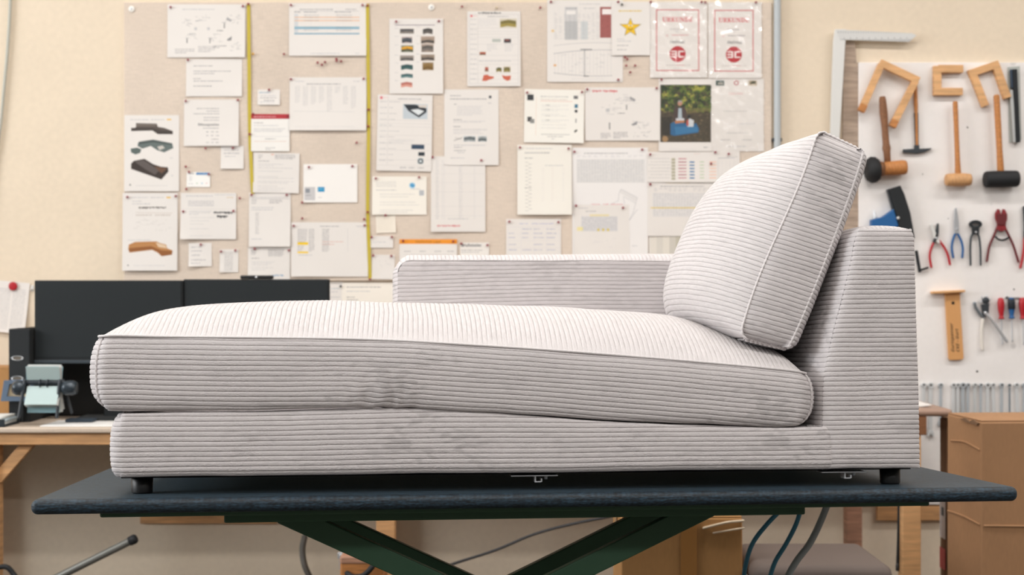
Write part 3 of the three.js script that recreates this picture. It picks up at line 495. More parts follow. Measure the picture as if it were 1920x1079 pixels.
sheet('table_printout', 'landscape printout with blue and orange table rows at top', 'blue and orange table printout', [542, 6, 687, 105], 1, p => {
  p.row(20, 11, 62, grey, 1.4); p.row(106, 11, 20); p.line(10, 15, 130, 15); for (const x of [10, 28, 40, 86]) p.row(x, 16, x > 80 ? 30 : 12, grey, 1.4); p.rect(10, 20, 7, 38, '#b9c4cc', 0.5); p.grid(10, 15, 122, 43, 4, 8, '#b9bcc2', 0.4);
  p.rect(10, 25.5, 122, 2.2, '#e6b894', 0.8); p.rect(10, 31.5, 122, 2.2, '#e6b894', 0.8); p.rect(10, 44, 122, 5, '#8fb3c4'); p.rect(10, 56, 122, 2.6, '#7fa6ba'); for (const y of [22, 26, 32, 45, 50]) for (const x of [28, 42, 88]) p.row(x, y, x > 80 ? 30 : 14, grey, 1.2, 0.5); p.row(40, 94, 55, pale); p.row(125, 94, 7, pale); }, [[546, 10, 'tl'], [680, 10, 'tr']], { curl: 0.006 });
sheet('plan_printout', 'landscape plan printout with columns of tiny entries between the two tapes', 'columns plan printout', [543, 145, 687, 245], 1, p => {
  p.row(10, 7, 18, pale); p.row(120, 7, 12, pale); p.row(32, 12, 64, grey, 1.4); for (let k = 0; k < 8; k++) { const n = [12, 14, 13, 12, 18, 5, 13, 16][k]; p.para(10 + k * 15, 17, 10, n, 2.7, '#8f9097', 0.42); } p.line(8, 64, 122, 65, pale, 0.3); p.row(10, 93, 112, pale, 0.8, 0.4); }, [[546, 149, 'tl'], [682, 148, 'tr']], { curl: 0.009 });
sheet('business_card', 'small white business card with blue line beside the left tape', 'small business card', [483, 168, 525, 197], 0, p => { p.row(3, 5, 21, '#4f84a8', 1.6); p.row(5, 11, 30, pale); p.row(5, 15, 30, grey); p.row(12, 20, 20, grey); p.row(5, 23, 28, pale); }, [[505, 169, 't']], { curl: 0.004 });
sheet('header_sheet', 'white sheet with bold red header bar beside the left tape', 'red header sheet', [471, 214, 543, 284], 2, p => { p.rect(0, 0, 72, 9, '#b5333c'); p.row(5, 4, 41, '#f0dcdc', 2); p.row(5, 16, 18); p.row(5, 21, 46, pale); p.para(5, 27, 60, 3, 2.6, '#9b9ba1'); p.line(0, 42, 72, 42, pale, 0.4); p.row(26, 46, 20, grey); p.row(6, 51, 60, '#c9967c', 0.8); p.para(27, 63, 18, 2, 3); }, [[475, 214, 'tl'], [540, 218, 'tr']], { curl: 0.003, paper: '#f0ede8' });
sheet('small_note', 'small white note with pencil lines left of the left tape', 'pencil note by the left tape', [414, 274, 457, 317], 0, p => { p.scrawl(7, 8, 26, '#9a9aa0', 2.4, 0.5); p.scrawl(6, 14, 28, '#8a8a90', 2.4, 0.5); p.scrawl(8, 20, 18, '#9a9aa0', 2, 0.5); }, [[437, 278, 't']], { curl: 0.006 });
sheet('business_card', 'small card with blue bar in its upper right corner', 'card with the blue bar', [350, 323, 394, 351], 0, p => { p.rect(18, 1, 25, 4, '#2f74b0'); p.row(21, 2.4, 18, '#cfe0ee', 1.2); p.row(5, 2.4, 9, grey); p.para(5, 8, 6, 4, 2.5, pale); p.row(3, 21, 10, pale); p.row(18, 20, 3, '#9cb8a0', 2); p.row(27, 20, 4, '#7fb0d0', 2); p.row(36, 20, 3, '#d09a9a', 2); }, [[355, 323, 'tl'], [392, 327, 'tr']], { curl: 0.008, paper: '#f4f2ee' });
sheet('folded_letter', 'folded letter with black handwriting at its right side', 'letter with black handwriting', [339, 362, 443, 449], 1, p => { p.row(10, 5, 50, pale, 1.6); p.row(64, 3, 38, pale, 1.1); p.row(86, 8, 12, '#c9a86a', 1.4); for (let k = 0; k < 4; k++) p.row(14, 15 + 2.8 * k, 48, '#a1a1a7', 1.2); p.line(0, 30, 104, 31, '#c9c6c2', 0.5); p.para(16, 34, 42, 3, 2.8, '#a9aab0'); p.scrawl(62, 37, 34, '#22242a', 3.2, 1.3); p.scrawl(68, 44, 18, '#22242a', 2.6, 1.4); for (const y of [46, 52, 58, 67, 80]) p.row(18, y, rr(12, 50), pale, 1, 0.45); }, [[344, 397, 'l'], [438, 396, 'r']], { curl: 0.022 });
sheet('small_note', 'small curled handwritten note below the letter with handwriting', 'curled note at the bottom left', [354, 456, 397, 500], 0, p => { for (const y of [8, 15, 23, 32, 38]) p.scrawl(5, y, rr(14, 26), '#8f8f96', 2.2, 0.5); }, [[377, 459, 't']], { curl: 0.014, turn: 1 });
sheet('small_note', 'small note with a narrow printed list near the board bottom', 'note with narrow list', [412, 468, 447, 511], 0, p => { for (let k = 0; k < 13; k++) p.row(9, 5 + k * 2.8, 16, grey, 1.1, 0.5); }, [[415, 472, 'tl'], [442, 470, 'tr']], { curl: 0.008 });
sheet('letter', 'printed letter overlapping the lower end of the left tape', 'letter over the left tape end', [475, 287, 561, 362], 2, p => { p.para(9, 4, 8, 3, 2.8); p.rect(33, 2, 5, 2, '#dc8e76', 0.7); p.para(40, 3, 40, 4, 2.4); p.row(9, 15, 20); for (const y of [21, 24, 28, 34, 44, 47, 53, 56, 62, 66, 70]) p.row(9, y, rr(24, 70), '#a0a0a6', 1, 0.5); }, [], { curl: 0.008, turn: -1 });
sheet('letter', 'letter with a column of numbers right of the left tape', 'letter with number column', [467, 362, 545, 463], 1, p => { p.row(6, 8, 60, pale); p.line(4, 11, 76, 11); p.para(38, 13, 26, 3, 2.6); p.para(5, 13, 10, 3, 3, grey); p.row(5, 27, 42, pale); p.row(5, 31, 40, pale); for (let k = 0; k < 13; k++) p.row(12, 37 + k * 3.2, 7, grey, 1.2, 0.5); p.row(5, 86, 20, pale); }, [[472, 366, 'tl'], [538, 366, 'tr']], { curl: 0.009 });
sheet('letter', 'letter with blue signature at the bottom, behind the right monitor', 'letter with blue signature', [465, 464, 544, 524], 0, p => { p.para(6, 5, 10, 4, 2.6); p.para(38, 4, 30, 6, 2.3); p.row(7, 20, 14); for (const y of [27, 30, 33, 38, 42]) p.row(7, y, rr(24, 60), '#a4a4aa', 1, 0.5); p.scrawl(46, 53, 20, '#5f8fb8', 3.4, 0.6); }, [[478, 467, 'tl'], [542, 470, 'tr']], { curl: 0.008 });
sheet('envelope', 'plain white envelope with a small blue square stamp', 'white envelope', [569, 308, 670, 380], 1, p => { p.rect(2, 43, 20, 25, '#c9c7c8'); p.rect(4, 46, 8, 8, '#8d9198'); p.row(4, 58, 10, grey); p.rect(27, 43, 12.5, 9, '#2a92c4'); p.row(28.5, 46, 9, '#bfe0ee', 1.6); p.row(28, 62, 7, pale); }, [[579.5, 314, 'tl'], [661, 312, 'tr']], { curl: 0.006, paper: '#f3f0ec' });
sheet('list_printout', 'landscape list printout with two yellow marked cells', 'list with yellow cells', [546, 417, 690, 519], 1, p => { p.row(54, 7, 36, grey); p.row(122, 7, 14, pale); p.para(12, 13, 19, 9, 2.9); p.rect(12, 37.5, 20, 5, '#f0c81e'); p.para(12, 44, 12, 4, 2.9); p.rect(12, 55, 20, 3.2, '#f0c81e'); p.row(14, 61, 26, pale); p.para(33, 13, 11, 15, 2.9); p.para(58, 13, 14, 15, 2.9); p.row(58, 36, 40, '#d49a8c'); p.row(58, 41, 24, '#d49a8c'); p.line(106, 12, 106, 55, pale, 0.3); }, [[551, 424, 'tl'], [684, 423, 'tr']], { curl: 0.007 });
sheet('photo_list', 'portrait sheet with two columns of small sofa pictures', 'sheet of small sofa pictures', [730, 35, 831, 176], 1, p => {
  p.rect(11, 11.2, 74, 1.6, '#8a7f8a', 0.8);
  const A = [[20, 19, 26, 9, '#77716d', '#4c4c50', '#8a8178'], [23, 34, 20, 12, '#b9aaa6', '#51565c', '#3c4048'], [22, 50, 23, 13, '#8b8f7c', '#e0a32a', '#4b4d3c'], [20, 69, 26, 10, '#a59a92', '#8f857d', '#3f4244'], [21, 84, 24, 13, null, '#2f4e50', '#3d5f5e'], [21, 102, 24, 10, null, '#3d5b5d', '#5d8284'], [21, 117, 23, 13, null, '#b66e62', '#d99c8c'], [62, 16, 20, 14, null, '#4d4a48', '#66605b'], [59, 33, 26, 14, '#b7a394', '#a28f80', '#44423f'], [60, 48, 23, 15, '#a69487', '#5d5955', '#7c746d'], [59, 67, 26, 12, '#ad9d8e', '#8d7d6f', '#3f3b38'], [62, 82, 21, 15, '#9b8567', '#8a6d40', '#74592f']];
  for (const q of A) { p.sofaShot(...q); p.row(q[0] > 50 ? 51 : 10, q[1] - 1, 7, pale, 0.8); } }, [[743, 41, 'tl'], [823, 40, 'tr']], { curl: 0.006 });
sheet('form_sheet', 'form sheet with green sofa picture and two red shapes', 'form with red shapes', [876, 21, 976, 162], 1, p => {
  p.scrawl(21, 3.6, 42, '#2a2c34', 3, 0.9); p.disc(8, 9, 2.2, '#d8646a'); p.row(11, 8.4, 9, '#d99a9c', 1.3); p.row(38, 9.4, 40, grey, 1.2); p.frame(4, 6, 92, 130, '#b7b3b3', 0.4); p.line(20, 11, 20, 135, '#b7b3b3', 0.4);
  for (const y of [32, 38, 43, 49, 62, 83, 92, 100, 117, 128]) p.line(4, y, 96, y, '#b9b5b5', 0.4); for (let k = 0; k < 13; k++) p.row(6, 15 + k * 9.3, 12, '#9d9da2', 1); p.para(22, 14, 34, 6, 2.7, '#b4b4b9', 0.4); p.sofaShot(61, 14, 32, 17, '#d3cbb8', '#7d7242', '#a3924e'); p.rect(47, 52, 16, 6, '#b9bdb6'); p.rect(69, 52, 13, 7.5, '#3a3d42'); p.rect(71, 53, 8, 3, '#8a5148'); p.sofaShot(23, 76, 12, 6.5, '#bfae98', '#c2604f', '#5a4a40'); p.para(37, 62, 20, 5, 2.9, pale, 0.5); p.para(70, 62, 17, 5, 2.9, pale, 0.5); p.row(22, 93, 60, pale); p.sofaShot(33, 104, 7, 10, '#cdb9a8', '#b2564a', '#7c5b4a'); p.sofaShot(54, 104, 11, 11, null, '#5b5733', '#8a7e45'); p.sofaShot(68, 104, 13, 11, '#c0b49c', '#6a6238', '#8c8048');
  p.poly([[31, 120], [38, 119], [42, 122], [50, 123], [50, 126], [40, 129], [36, 131], [28, 131]], '#c8654c'); p.poly([[65, 120], [72, 122], [82, 121], [81, 129], [75, 131], [68, 127]], '#c8654c'); }, [[931, 15, 't', [std(0xd9c8a8, 0.4), 'beige']]], { curl: 0.008 });
sheet('form_sheet', 'form sheet with a dark bed frame photo in its upper part', 'form with bed frame photo', [707, 178, 810, 321], 2, p => {
  p.disc(7, 6, 2.8, '#d87a80'); p.row(11, 5, 9, '#e0a8aa', 1.2); p.row(38, 7, 44, grey, 1.4); p.line(20, 3, 20, 132, '#b7b3b3', 0.4); for (const y of [11, 48, 54, 60, 76, 92, 104, 122, 133]) p.line(3, y, 100, y, '#bbb7b7', 0.4); for (let k = 0; k < 11; k++) { p.row(5, 13 + k * 11, 13, '#9d9da2', 1); p.row(22, 13 + k * 11, rr(6, 20), '#9d9da2', 1); } p.para(22, 84, 50, 3, 2.8, pale, 0.5);
  p.rect(48, 17, 46, 28, '#c3ccd2'); p.poly([[49, 18], [72, 18], [92, 25], [92, 32], [78, 42], [58, 30]], '#2c3238'); p.poly([[62, 28], [76, 26], [88, 30], [77, 38]], '#dfe4e6'); p.poly([[76, 19], [92, 18], [92, 24], [78, 23]], '#d8cfc6');
  p.rect(65, 93, 24, 8.5, '#35485e'); p.rect(78, 107, 12, 7, '#2a343c'); p.rect(77, 118, 11, 11.5, '#c7cfd2'); p.ring(82.5, 124, 4, '#28323a', 2.2); for (const x of [44, 60, 77]) p.row(x, 136, 12, grey, 1.3); }, [], { curl: 0.009, turn: -1 });
sheet('document_sheet', 'document page with black dot logo and three small pictures', 'document with the black dot', [833, 168, 935, 310], 0, p => { p.row(11, 11, 20, grey); p.row(11, 17, 68, grey, 1.6); p.disc(86, 14, 2.8, '#4d5056'); p.row(18, 27, 5); p.row(82, 25, 7, pale); p.para(24, 31, 48, 8, 2.4, '#b0b0b6', 0.5); p.row(17, 56, 16, grey, 1.3); for (const y of [59, 61, 74, 76, 79, 82]) p.row(17, y, rr(50, 64), '#a5a5ab', 1, 0.55); p.row(17, 69, 14, grey, 1.3); p.line(18, 96, 34, 90, '#555', 0.9); p.line(20, 90, 32, 94, '#666', 0.6); p.sofaShot(36, 87, 23, 11, '#cfd2d2', '#565f62', '#8d9394'); p.sofaShot(63, 87, 17, 11, '#cfd2d2', '#8d9394', '#4c565a'); p.row(18, 104, 60, '#a5a5ab'); p.row(18, 108, 16, grey, 1.3); p.row(18, 114, 22, grey, 1.3); p.row(24, 118, 14, pale); p.row(12, 128, 26, pale); }, [], { curl: 0.005 });
sheet('drawing_sheet', 'large sheet with grey table columns, dark red block and curve drawing', 'sheet with the dark red block', [1026, 0, 1168, 154], 0, p => {
  p.row(60, 7, 40, pale); p.grid(12, 12, 110, 63, 11, 22, '#c3c2c6', 0.35); p.rect(33, 13, 24, 62, '#c4c4c4', 0.7); p.rect(33, 40, 24, 34, '#b2b3b3', 0.7); p.rect(63, 40, 13, 34, '#c6cacc', 0.8); p.cells(13, 24, 88, 50, 10, 20, '#a2a3a8', 0.35); p.rect(36, 20, 17, 7, '#ece8e4'); p.row(35, 15, 20, grey); p.row(68, 15, 22, pale);
  p.rect(99, 13, 21, 58, '#a3605c'); p.rect(103, 17, 17, 10, '#efe9e6'); p.cells(101, 30, 18, 40, 2, 15, '#7e4545', 0.4);
  const X = p.x; X.strokeStyle = '#8b8c92'; X.globalAlpha = 0.8; for (const [y0, c, y1, lw] of [[86, 78, 81, 0.5], [101, 92, 94, 0.9], [137, 145, 142, 0.9]]) { X.lineWidth = lw; X.beginPath(); X.moveTo(12, y0); X.quadraticCurveTo(70, c, 122, y1); X.stroke(); } X.globalAlpha = 1;
  for (let k = 0; k < 17; k++) p.line(14 + k * 6.6, 98, 14 + k * 6.6, 140, '#a9aab0', 0.35, 0.6); p.line(70, 92, 70, 144, '#6d6e74', 1.1, 0.8); p.rect(62, 92, 22, 2, dk, 0.5); p.rect(68, 142, 10, 2, dk, 0.6); p.sketch(14, 100, 110, 40, 30, '#9a9ba1'); p.rect(8, 56, 5, 4, '#dca648', 0.6); p.rect(12, 121, 5, 3.4, '#dc9848', 0.8); p.row(46, 148, 60, pale, 0.8, 0.4); }, [[1033, 4, 'tl'], [1159, 4, 'tr'], [1159, 150, 'br']], { curl: 0.003 });
sheet('star_sheet', 'small sheet with a smiling yellow star drawing', 'sheet with yellow star', [1147, 3, 1219, 104], 2, p => {
  p.row(13, 16.5, 43, '#d9b23a', 2.2, 0.9); const c = [35, 49], pt = (r, k) => [c[0] + r * Math.sin(k * Math.PI / 5), c[1] - r * Math.cos(k * Math.PI / 5)]; const st = []; for (let k = 0; k < 10; k++) st.push(pt(k % 2 ? 7.8 : (k === 2 || k === 8 ? 20.5 : 17.8), k)); p.poly(st, '#ecc02c'); p.x.strokeStyle = '#7b6a35'; p.x.lineWidth = 0.7; p.x.beginPath(); st.forEach(([a, b], i) => i ? p.x.lineTo(a, b) : p.x.moveTo(a, b)); p.x.closePath(); p.x.stroke();
  p.disc(32.5, 45, 1.8, '#f3efe2'); p.disc(37.5, 45, 1.8, '#f3efe2'); p.disc(33, 45.3, 0.8, '#333'); p.disc(37, 45.3, 0.8, '#333'); p.x.lineWidth = 1.3; p.x.strokeStyle = '#5d3a20'; p.x.beginPath(); p.x.arc(35, 49, 4.2, 0.3, 2.85); p.x.stroke(); p.row(10, 70, 14, pale); p.row(10, 74, 26, pale); p.row(10, 82, 21, grey); p.row(10, 90, 18, grey); }, [[1166, 9, 't', [std(0x4a4d4c, 0.4), 'dark']]], { curl: 0.004 });
const urkunde = (scr, side) => p => {
  p.frame(12, 15.5, p.w - 28, p.h - 29, '#c8474c', 1.5); p.text('URKUNDE', p.w / 2 - 2, 38, 11.2, '#d2555a', 'serif', 'bold', 'center'); p.row(p.w / 2 - 16, 51, 24, grey, 1.1); p.row(p.w / 2 - 6, 55.5, 5, pale);
  p.text('3C', p.w / 2 - 24, 65, 4, '#cf5a5f'); p.row(p.w / 2 - 13, 62, 32, side ? '#8a8286' : '#d07a7c', 1.7, 0.8); p.text('Helmut', p.w / 2 - 17 + side * 2, 78, 8.4, '#30363f', 'sans-serif', 'italic');
  const cx = p.w / 2 - 2, cy = 98.5; p.disc(cx, cy, 15, '#bb3a42'); const wv = '#efe6e2';
  for (const y of [-6.2, -1.2, 3.8]) p.rect(cx - 12.4, cy + y, 10.6, 2.5, wv); p.rect(cx - 4.3, cy - 6.2, 2.9, 12.5, wv); p.rect(cx + 1, cy - 6.2, 11, 2.5, wv); p.rect(cx + 1, cy + 3.8, 11, 2.5, wv); p.rect(cx + 1, cy - 6.2, 3.2, 12.5, wv);
  p.row(p.w / 2 - 24, 119, 46, '#9c8a8a', 1.1); p.rect(p.w / 2 - 4, 119, 14, 1, '#d2555a', 0.5); p.row(p.w / 2 - 10, 125, 17, pale, 1); };
sheet('certificate', 'URKUNDE certificate with red 3C disc in plastic sleeve, left of two', 'left certificate', [1219, 3, 1326, 146], 1, urkunde(1, 0), [[1220, 4, 'tl'], [1315, 4, 'tr']], { sleeve: 1, curl: 0.002 });
sheet('certificate', 'URKUNDE certificate with red 3C disc in plastic sleeve, right of two', 'right certificate', [1328, 4, 1428, 147], 1, urkunde(2, 1), [[1322, 5, 'tl'], [1417, 5, 'tr']], { sleeve: 1, curl: 0.002 });
sheet('thumbnail_sheet', 'cream sheet with tiny dark pictures down both sides', 'sheet with tiny side pictures', [983, 168, 1095, 268], 1, p => { p.rect(5, 10, 12, 11, '#3c3f42'); p.rect(6, 52, 8, 9, '#4b4a4a'); p.rect(11, 56, 8, 8, '#8d8d8a'); p.line(22, 14, 22, 88, '#e0a890', 0.5, 0.6); p.row(30, 13, 52, grey, 1); p.line(30, 22, 90, 22, '#d98f7c', 0.7, 0.7); p.row(30, 18.5, 50, '#b59a92', 1); for (const y of [29, 32, 37, 40, 46, 49, 57, 60, 66, 72]) { p.row(32, y, rr(30, 52), pale, 0.9, 0.45); if (y % 2) p.row(40, y, 8, grey, 1.2); } p.rect(92, 11, 8, 6, '#6d6d6f'); p.rect(94, 27, 6, 7, '#37708c'); p.disc(97, 40, 3, '#3f3f42'); p.rect(96, 54, 2, 8, '#8d8d90'); p.poly([[94, 77], [99, 74], [100, 77], [95, 81]], '#43423e'); p.row(32, 84, 54, grey, 1); p.row(44, 88, 30, grey, 1); p.row(52, 92, 6, pale); }, [[988.5, 174, 'tl'], [1091, 173, 'tr']], { curl: 0.007, paper: '#f1eee6', turn: -1 });
sheet('drawing_sheet', 'landscape technical sketch sheet with red handwriting at the top', 'sketch sheet with red handwriting', [1097, 164, 1237, 264], 1, p => { p.scrawl(14, 7, 16, '#cf4a50', 3, 1); p.scrawl(34, 7, 26, '#cf4a50', 3, 1); for (const [a, b] of [[62, 12], [28, 34], [86, 58], [50, 16]]) p.sketch(a, b, 34, 18, 12); p.poly([[84, 17], [95, 23], [92, 27], [84, 22]], grey, 0.6); p.rect(45, 66, 1.8, 13, dk, 0.8); p.rect(77, 33, 1.6, 9, dk, 0.8); p.poly([[86, 70], [98, 63], [97, 70], [90, 72]], grey, 0.7); p.rect(39, 40, 7, 6, pale, 0.6); p.row(61, 48, 14, dk); p.para(29, 86, 20, 4, 2.8); p.para(53, 84, 28, 5, 2.6); p.sketch(92, 84, 28, 10, 9); }, [[1101, 168, 'tl'], [1231, 166, 'tr']], { curl: 0.006 });
sheet('photo_print', 'printed outdoor photo of a man seated behind a small blue sofa', 'outdoor photo print', [1235, 148, 1335, 284], 1, p => {
  const X0 = 3, Y0 = 11, W = 95, H = 108; p.rect(X0, Y0, W, H, '#4b4437');
  for (let k = 0; k < 620; k++) { const a = X0 + rnd() * W, b = Y0 + Math.pow(rnd(), 1.1) * 50; const g = noise(a * 0.09, b * 0.09, 3) * 0.9 + rnd() * 0.35; p.rect(Math.min(a, X0 + W - 4), b, rr(2, 5), rr(2, 4.5), g > 0.42 ? '#a3a24a' : g > 0.12 ? '#5f7034' : g > -0.15 ? '#36482a' : '#222f22', 0.75); }
  for (let k = 0; k < 260; k++) { const a = X0 + rnd() * (W - 5), b = Y0 + 48 + rnd() * 57; p.rect(a, b, rr(2, 5), rr(0.8, 2), rnd() < 0.2 ? '#8a7558' : rnd() < 0.5 ? '#5a4d3e' : '#383129', 0.7); } p.poly([[40, 56], [97, 54], [97, 60], [50, 66]], '#8d7c4a', 0.5);
  p.poly([[5, 72], [24, 72], [24, 106], [6, 106]], '#2b2926', 0.7); p.poly([[28, 60], [31, 52], [48, 52], [52, 60], [53, 78], [28, 80]], '#4b3f3c'); p.poly([[37, 55], [43, 55], [44, 76], [36, 77]], '#a9b6bd'); p.disc(40, 46, 4.4, '#b98a76'); p.rect(36.4, 40.5, 7.4, 3.4, '#a39b96'); p.poly([[32, 74], [48, 74], [48, 80], [33, 82]], '#c7c9cc'); p.poly([[22, 84], [30, 80], [62, 86], [70, 83], [76, 94], [74, 101], [30, 107], [22, 105]], '#2f628c'); p.poly([[30, 90], [72, 90], [74, 99], [32, 105]], '#3f78a3', 0.8); p.disc(57, 71, 3, '#23272c'); p.poly([[53, 80], [58, 74], [66, 78], [65, 90], [54, 90]], '#c9cdd0'); p.poly([[52, 78], [56, 77], [56, 88], [52, 88]], '#b3564f'); p.poly([[30, 79], [48, 78], [48, 82], [31, 84]], '#b5774f'); p.disc(12, 113, 5.5, '#b58f64', 0.8); p.row(84, 128, 8, grey); p.row(20, 132, 50, pale, 0.8, 0.4); }, [[1240, 150, 'tl']], { curl: 0.003, rough: 0.5 });
sheet('certificate', 'pale certificate in wrinkled plastic sleeve right of the outdoor photo', 'pale certificate', [1335, 148, 1432, 284], 0, p => { p.rect(7, 3, 16, 9.5, '#51605c'); p.rect(11, 7, 10, 3, '#b9b2a8'); p.ring(45.5, 7.5, 3.8, '#b8505a', 1.5); p.rect(69, 3, 15, 9.5, '#b7a58a'); p.poly([[70, 9], [76, 4], [82, 5], [82, 9]], '#4a4f40'); p.text('URKUNDE', 45, 30, 5.6, '#e3b9b6', 'serif', '', 'center'); p.row(22, 60, 44, '#b5b3b2', 1.3); p.row(52, 84, 28, pale, 1); p.row(28, 101, 40, '#a5a4a6', 1.2); p.row(16, 114, 18, grey, 1); p.row(56, 114, 18, grey, 1); p.row(30, 126, 34, pale); }, [], { sleeve: 1, curl: 0.002 });
sheet('document_sheet', 'cream form with rows of small entries right of the tall list', 'cream form with small entries', [970, 272, 1072, 403], 2, p => { p.row(16, 6, 50, pale); p.row(14, 14, 47, grey, 1.6); p.row(14, 24, 15, grey, 1.4); for (let k = 0; k < 27; k++) if (k !== 14) p.row(15 + (k % 2) * 6, 32 + k * 3.5, 6, grey, 1.1, 0.5); p.row(14, 80, 12, grey, 1.4); p.row(52, 38, 34, pale); for (let k = 0; k < 14; k++) { p.row(46, 44 + k * 4.6, 4, '#c6b9c0', 0.9, 0.4); p.row(64, 44 + k * 4.6, 4, '#c6b0b0', 0.9, 0.4); p.row(84, 44 + k * 4.6, 4, '#b9b9c6', 0.9, 0.4); } }, [[975, 277, 'tl'], [1066, 279, 'tr']], { curl: 0.009, paper: '#f0ece3' });
sheet('list_printout', 'tall faint list with red handwriting along its bottom edge', 'tall list with red handwriting', [808, 293, 910, 435], 2, p => { for (let k = 0; k < 32; k++) { p.row(9, 8 + k * 3.5, 6, '#9d9ea4', 1.1, 0.55); p.row(20, 8 + k * 3.5, 7, '#b9b9bf', 1, 0.4); p.row(52, 8 + k * 3.5, 7, '#a6a6ac', 1.1, 0.5); p.row(80, 8 + k * 3.5, 4, '#bcbcc2', 1, 0.35); } for (const y of [33, 50, 67, 94, 112]) p.line(6, y, 98, y, '#c5c4c6', 0.3); p.row(32, 117, 38, pale); p.scrawl(12, 131, 42, '#d4767a', 3.6, 0.9); }, [[811.5, 295, 'tl'], [902.5, 301, 'tr']], { curl: 0.006 });
sheet('flyer', 'cream flyer with small blue globe beside the middle tape', 'flyer with blue globe', [698, 331, 800, 403], 1, p => { for (let k = 0; k < 4; k++) p.row(7, 10 + 2.8 * k, 38, '#a3a3a8', 1.1, 0.55); p.row(7, 25, 38, '#a3a3a8'); p.disc(75, 17, 5.6, '#a6cfe6'); p.poly([[70, 15], [75, 13], [80, 16], [78, 21], [73, 20]], '#3f8fc0', 0.8); p.row(72, 23, 18, pale); p.rect(88, 26, 9, 10, '#b9bcc0'); for (const y of [33, 38, 48, 53, 63, 67]) p.row(14, y, rr(40, 76), pale, 1, 0.6); }, [[705, 335, 'tl'], [786, 333, 'tr']], { curl: 0.01, paper: '#f2ede3' });
sheet('small_note', 'small cream lined note under the blue globe flyer', 'cream lined note', [705, 404, 742, 437], 0, p => { for (let k = 0; k < 7; k++) p.line(3, 6 + 3.6 * k, 34, 6 + 3.6 * k, '#c9c2b4', 0.3); }, [[723, 404, 't']], { curl: 0.01, paper: '#efe6d8', turn: 2 });
sheet('small_note', 'narrow white note strip beside the lower middle tape', 'narrow strip note', [693, 443, 737, 465], 1, p => { p.scrawl(7, 12, 24, '#b2b2b8', 2, 0.5); }, [[697, 445, 'tl'], [735, 445, 'tr']], { curl: 0.005 });
sheet('small_note', 'white note at the bottom of the middle tape', 'note at the middle tape bottom', [696, 478, 740, 524], 0, p => { p.sketch(12, 10, 22, 14, 7, '#c4c4c8'); }, [[700, 479.5, 'tl'], [734, 480.5, 'tr']], { curl: 0.006, turn: -1 });
sheet('header_sheet', 'phone list with bright orange header bar above the armrest', 'orange header list', [749, 449, 857, 500], 1, p => { p.rect(0, 0, 108, 8.6, '#f0982a'); p.text('Telefonliste Lager', 54, 6.3, 6.2, '#8a5a1e', 'sans-serif', '', 'center'); for (const x of [9, 38, 66, 90]) p.row(x, 22, 12, grey, 1.2); for (const y of [28, 33, 38]) p.row(9, y, 90, pale, 1, 0.5); }, [[756, 452, 'tl'], [850, 453, 'tr']], { curl: 0.005 });
sheet('paper_strip', 'small printed strip with a bold black word above the armrest', 'strip with bold word', [863, 455, 917, 482], 0, p => { p.text('Bruhmeier', 1.5, 8, 7.6, '#4e5156', 'sans-serif', 'bold'); p.rect(39, 2, 3, 6, '#e6e2de'); p.row(2, 14, 40, grey, 1.2); p.row(2, 18, 34, grey, 1); }, [[865, 457, 'tl'], [914, 460, 'tr']], { curl: 0.003, paper: '#e9e4de' });
sheet('handwritten_grid', 'hand ruled grid sheet with blue ink right above the armrest', 'hand ruled grid sheet', [949, 411, 1052, 480], 0, p => { p.scrawl(24, 9, 18, '#a9acd0', 2.4, 0.5); p.scrawl(48, 9, 40, '#a9acd0', 2.4, 0.5); p.grid(4, 15, 96, 52, 4, 4, '#bfc0cc', 0.5); for (const y of [19, 27, 35, 48, 58]) for (const x of [5, 30, 52, 76]) if (rnd() < 0.8) p.scrawl(x, y, rr(9, 18), '#a2a5c0', 1.8, 0.6); }, [[955, 416, 'tl'], [1047, 417, 'tr']], { curl: 0.008 });
sheet('drawing_sheet', 'large sheet with fine number table and perspective furniture sketch', 'number table sheet', [1073, 277, 1215, 478], 0, p => { p.row(22, 10, 82, grey, 1.4); p.cells(8, 14, 128, 5, 12, 2, '#b0b0b6', 0.4); p.rect(8, 22, 128, 44, '#d9d7d6', 0.7); p.cells(10, 23, 124, 42, 24, 16, '#a9aab0', 0.45); p.poly([[88, 84], [92, 78], [122, 94], [118, 102]], '#e3e0de'); for (const [a, b, c, d] of [[88, 84, 92, 78], [92, 78, 122, 94], [122, 94, 114, 122], [88, 84, 86, 100], [96, 92, 118, 104], [96, 92, 98, 110], [86, 100, 60, 112], [114, 122, 104, 142], [122, 116, 106, 138], [104, 142, 96, 160]]) p.line(a, b, c, d, '#a2a3a9', 0.6); p.scrawl(36, 107, 16, '#dc9296', 3, 0.8); p.scrawl(58, 107, 10, '#dc9296', 3, 0.8); p.scrawl(72, 107, 22, '#dc9296', 3, 0.8); p.row(112, 184, 10, pale, 1); }, [[1077, 285, 'tl'], [1204, 281, 'tr']], { curl: 0.004, paper: '#eeebe9' });
sheet('list_printout', 'smaller sheet with grey table and yellow marks above the armrest', 'grey table sheet', [1076, 384, 1180, 480], 1, p => { p.row(8, 6, 18, pale); p.row(22, 12, 20, grey, 1); p.rect(30, 18.5, 36, 3, '#e6d58c', 0.7); p.rect(14, 22, 68, 28, '#d3d2d3', 0.8); p.cells(15, 23, 66, 26, 17, 9, '#9b9ca2', 0.5); p.rect(6, 42, 11, 7, '#ecdf96', 0.8); for (const x of [44, 53, 62]) p.rect(x, 45, 4, 4.5, '#dcc450', 0.9); p.sketch(36, 60, 40, 26, 10, '#c5c5ca'); }, [[1080, 386, 'tl'], [1168, 390, 'tr']], { curl: 0.004 });
